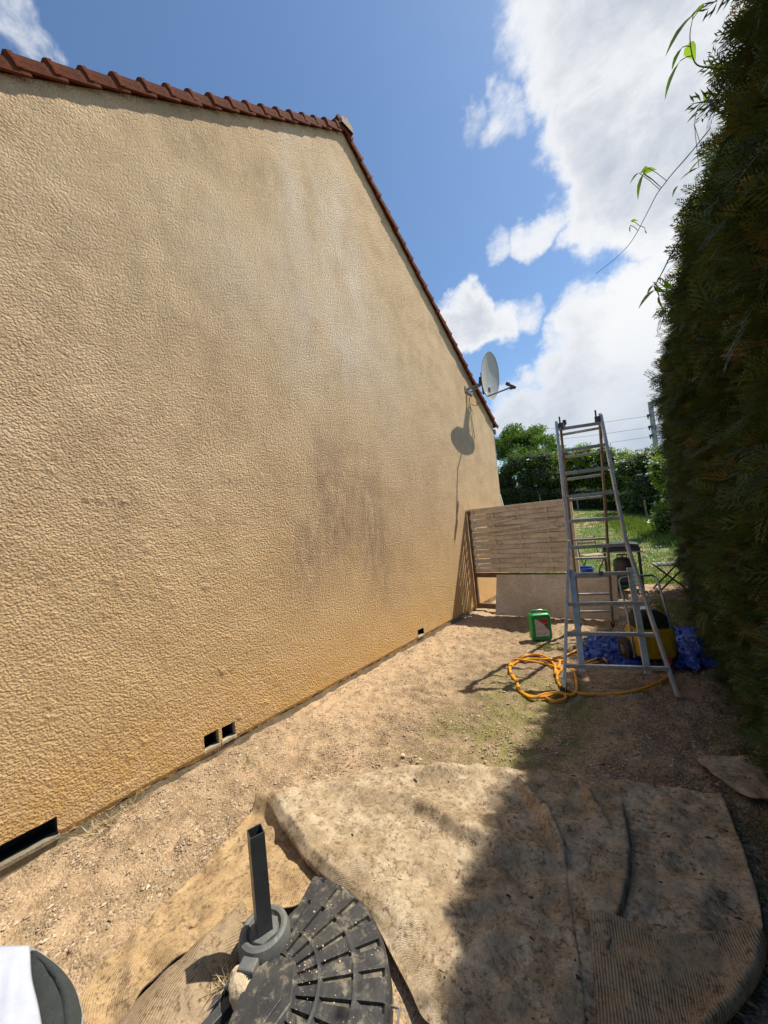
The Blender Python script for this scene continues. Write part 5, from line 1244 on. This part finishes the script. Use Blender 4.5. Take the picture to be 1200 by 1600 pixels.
bush('hawthorn_shrub', 'dark green shrub with cream blossom left of the clipped hedge', 'shrub', lumprow(775, 865, 20.0, [735, 706, 700, 702], 790, 6, .75, .9, 52, .2), 24000, .085, m_leaf_dark, .45, trunks=2, flowers=70)
bush('elder_shrub', 'elder shrub in white blossom between the clipped hedge and the conifer hedge', 'shrub', lumprow(990, 1045, 18.5, [706, 692, 690], 795, 4, .75, .9, 53, .2), 17000, .08, m_leaf_dark, .6, trunks=1, flowers=170)
bush('pale_shrub', 'pale green shrub just left of the conifer hedge end', 'shrub', lumprow(1030, 1075, 13.5, [705, 690, 700], 800, 3, .30, .45, 54, .12), 9000, .07, m_leaf_far, .55, trunks=1, flowers=30)
bush('low_hedge', 'dark undergrowth below the blossom along the lawn edge', 'shrub', lumprow(770, 1060, 19.2, [760, 762, 758, 764, 760], 800, 12, .55, .45, 57, .1), 14000, .08, m_leaf_dark, .30, trunks=2)
# round-headed tree with visible limbs
ty = 25.0; tc = WY(822, 705, ty); gz_ = float(hgt(tc[0], ty))
tree = empty('round_tree', (tc[0], ty, gz_), 0, 'round-headed green tree rising behind the shrubs next to the house corner', 'tree'); ti = Matrix.Translation((-tc[0], -ty, -gz_))
cz0 = WY(822, 700, ty)[2]; limbs = MB(); limbs.tube([(tc[0], ty, gz_-.2), (tc[0]+.1, ty, gz_+1.5), (tc[0], ty, cz0-.5)], [.22, .17, .12], 10); adopt(limbs.build('trunk', m_bark), tree, ti)
lump = []; r = np.random.default_rng(60)
for k in range(48):
    px = r.uniform(768, 872); f_ = (px-820)/48; ptop = 656+28*abs(f_)**2.2; py = r.uniform(ptop+12, 715)
    p_ = WY(px, py, ty+r.normal(0, .9)); lump.append((tuple(p_), (r.uniform(.45, .75),)*2+(r.uniform(.28, .45),)))
    if k < 16:
        b = MB(); mid_ = (np.array([tc[0], ty, cz0-.8])+p_)/2+np.array([0, 0, .15]); b.tube([(tc[0], ty, cz0-1.0), mid_, p_], [.07, .045, .02], 6); adopt(b.build('limb', m_bark), tree, ti)
V, F_, idx, P = foliage_blob([l[0] for l in lump], [l[1] for l in lump], 20000, .14, surf=.6)
lum = RNG.normal(0, .15, len(lump)); o = npmesh('crown', V, F_, m_leaf_tree, tint=np.repeat(np.clip(RNG.beta(2, 2, len(V)//4)+lum[idx], 0, 1), 4)); adopt(o, tree, ti); tag(o, kind='stuff')
# tall grass bank at the right of the lawn
n = 5000; q0, q1 = WY(965, 800, 16.5), WY(1062, 815, 12.5); f_ = RNG.random(n)
xx = q0[0]+(q1[0]-q0[0])*f_+RNG.normal(0, .35, n); yy = 16.5-4*f_+RNG.normal(0, .5, n)
o = blades('tall_grass', np.c_[xx, yy], lambda x, y: hgt(x, y), .08, .24, .02, m_grass, lean=.5); tag(o, 'unmown tall grass bank along the right edge of the lawn', 'grass')
for k, (px, py, y) in enumerate([(1008, 782, 16.5), (903, 790, 18.5), (845, 785, 18.4)]):
    p_ = WY(px, py, y); g0 = float(hgt(p_[0], y)); b = MB(); b.tube([(p_[0], y, g0-.1), (p_[0]-.03, y, g0+.75)], [.035, .03], 8)
    o = b.build('fence_stake', m_stake); tag(o, ['weathered wooden stake standing in the tall grass right of the ladder', 'short grey stake in the hedge shadow behind the ladder', 'short grey stake in the hedge shadow above the fence panel'][k], 'stake', 'stakes along the far hedge')
# railway mast with insulators and overhead wires
my = 60.0; T_ = WY(1016, 628, my); mast = empty('overhead_line_mast', (T_[0], my, 0), 0, 'grey overhead line mast with insulator brackets beyond the hedge, right of the ladder', 'mast'); mi = Matrix.Translation((-T_[0], -my, 0))
b = MB(); b.bar((T_[0], my, 1.0), tuple(T_), .55, .42, (1, 0, 0)); adopt(b.build('post', m_pole), mast, mi)
for py in (650, 668, 682):
    p_ = WY(1013, py, my); p_[0] = T_[0]-.12; b = MB(); b.box((p_[0]-.22, my-.3, p_[2]), (.4, .25, .3)); b.box((p_[0]-.30, my-.32, p_[2]-.25), (.15, .15, .35)); adopt(b.build('insulator', m_dark), mast, mi)
T2_ = WY(864, 684, 62); m2 = empty('overhead_line_mast', (T2_[0], 62, 0), 0, 'small distant overhead line mast just left of the ladder top', 'mast')
b = MB(); b.bar((T2_[0], 62, 1.0), tuple(T2_), .45, .4, (1, 0, 0)); adopt(b.build('post', m_pole), m2, Matrix.Translation((-T2_[0], -62, 0)))
b = MB(); b.box((T2_[0]-.4, 61.8, T2_[2]-.6), (.8, .2, .3)); adopt(b.build('insulator', m_dark), m2, Matrix.Translation((-T2_[0], -62, 0)))
for k, ((ax_, ay_), (bx_, by_)) in enumerate([((840, 672), (1014, 650)), ((840, 705), (1014, 683)), ((840, 690), (1014, 668))]):
    A_, B_ = WY(ax_, ay_, my+1), WY(bx_, by_, my-.2); E_ = B_+(B_-A_)*.8; S0 = A_-(B_-A_)*.6
    b = MB(); b.tube(spline([S0, (S0+A_)/2-np.array([0, 0, .05]), A_, (A_+B_)/2-np.array([0, 0, .12]), B_, E_], 5), .022, 5); o = b.build('overhead_wire', m_pole)
    tag(o, ['topmost overhead wire crossing the sky behind the ladder', 'lowest overhead wire just above the far hedge', 'middle overhead wire of the three behind the ladder'][k], 'wire', 'overhead wires')
print('objects', len(bpy.data.objects))
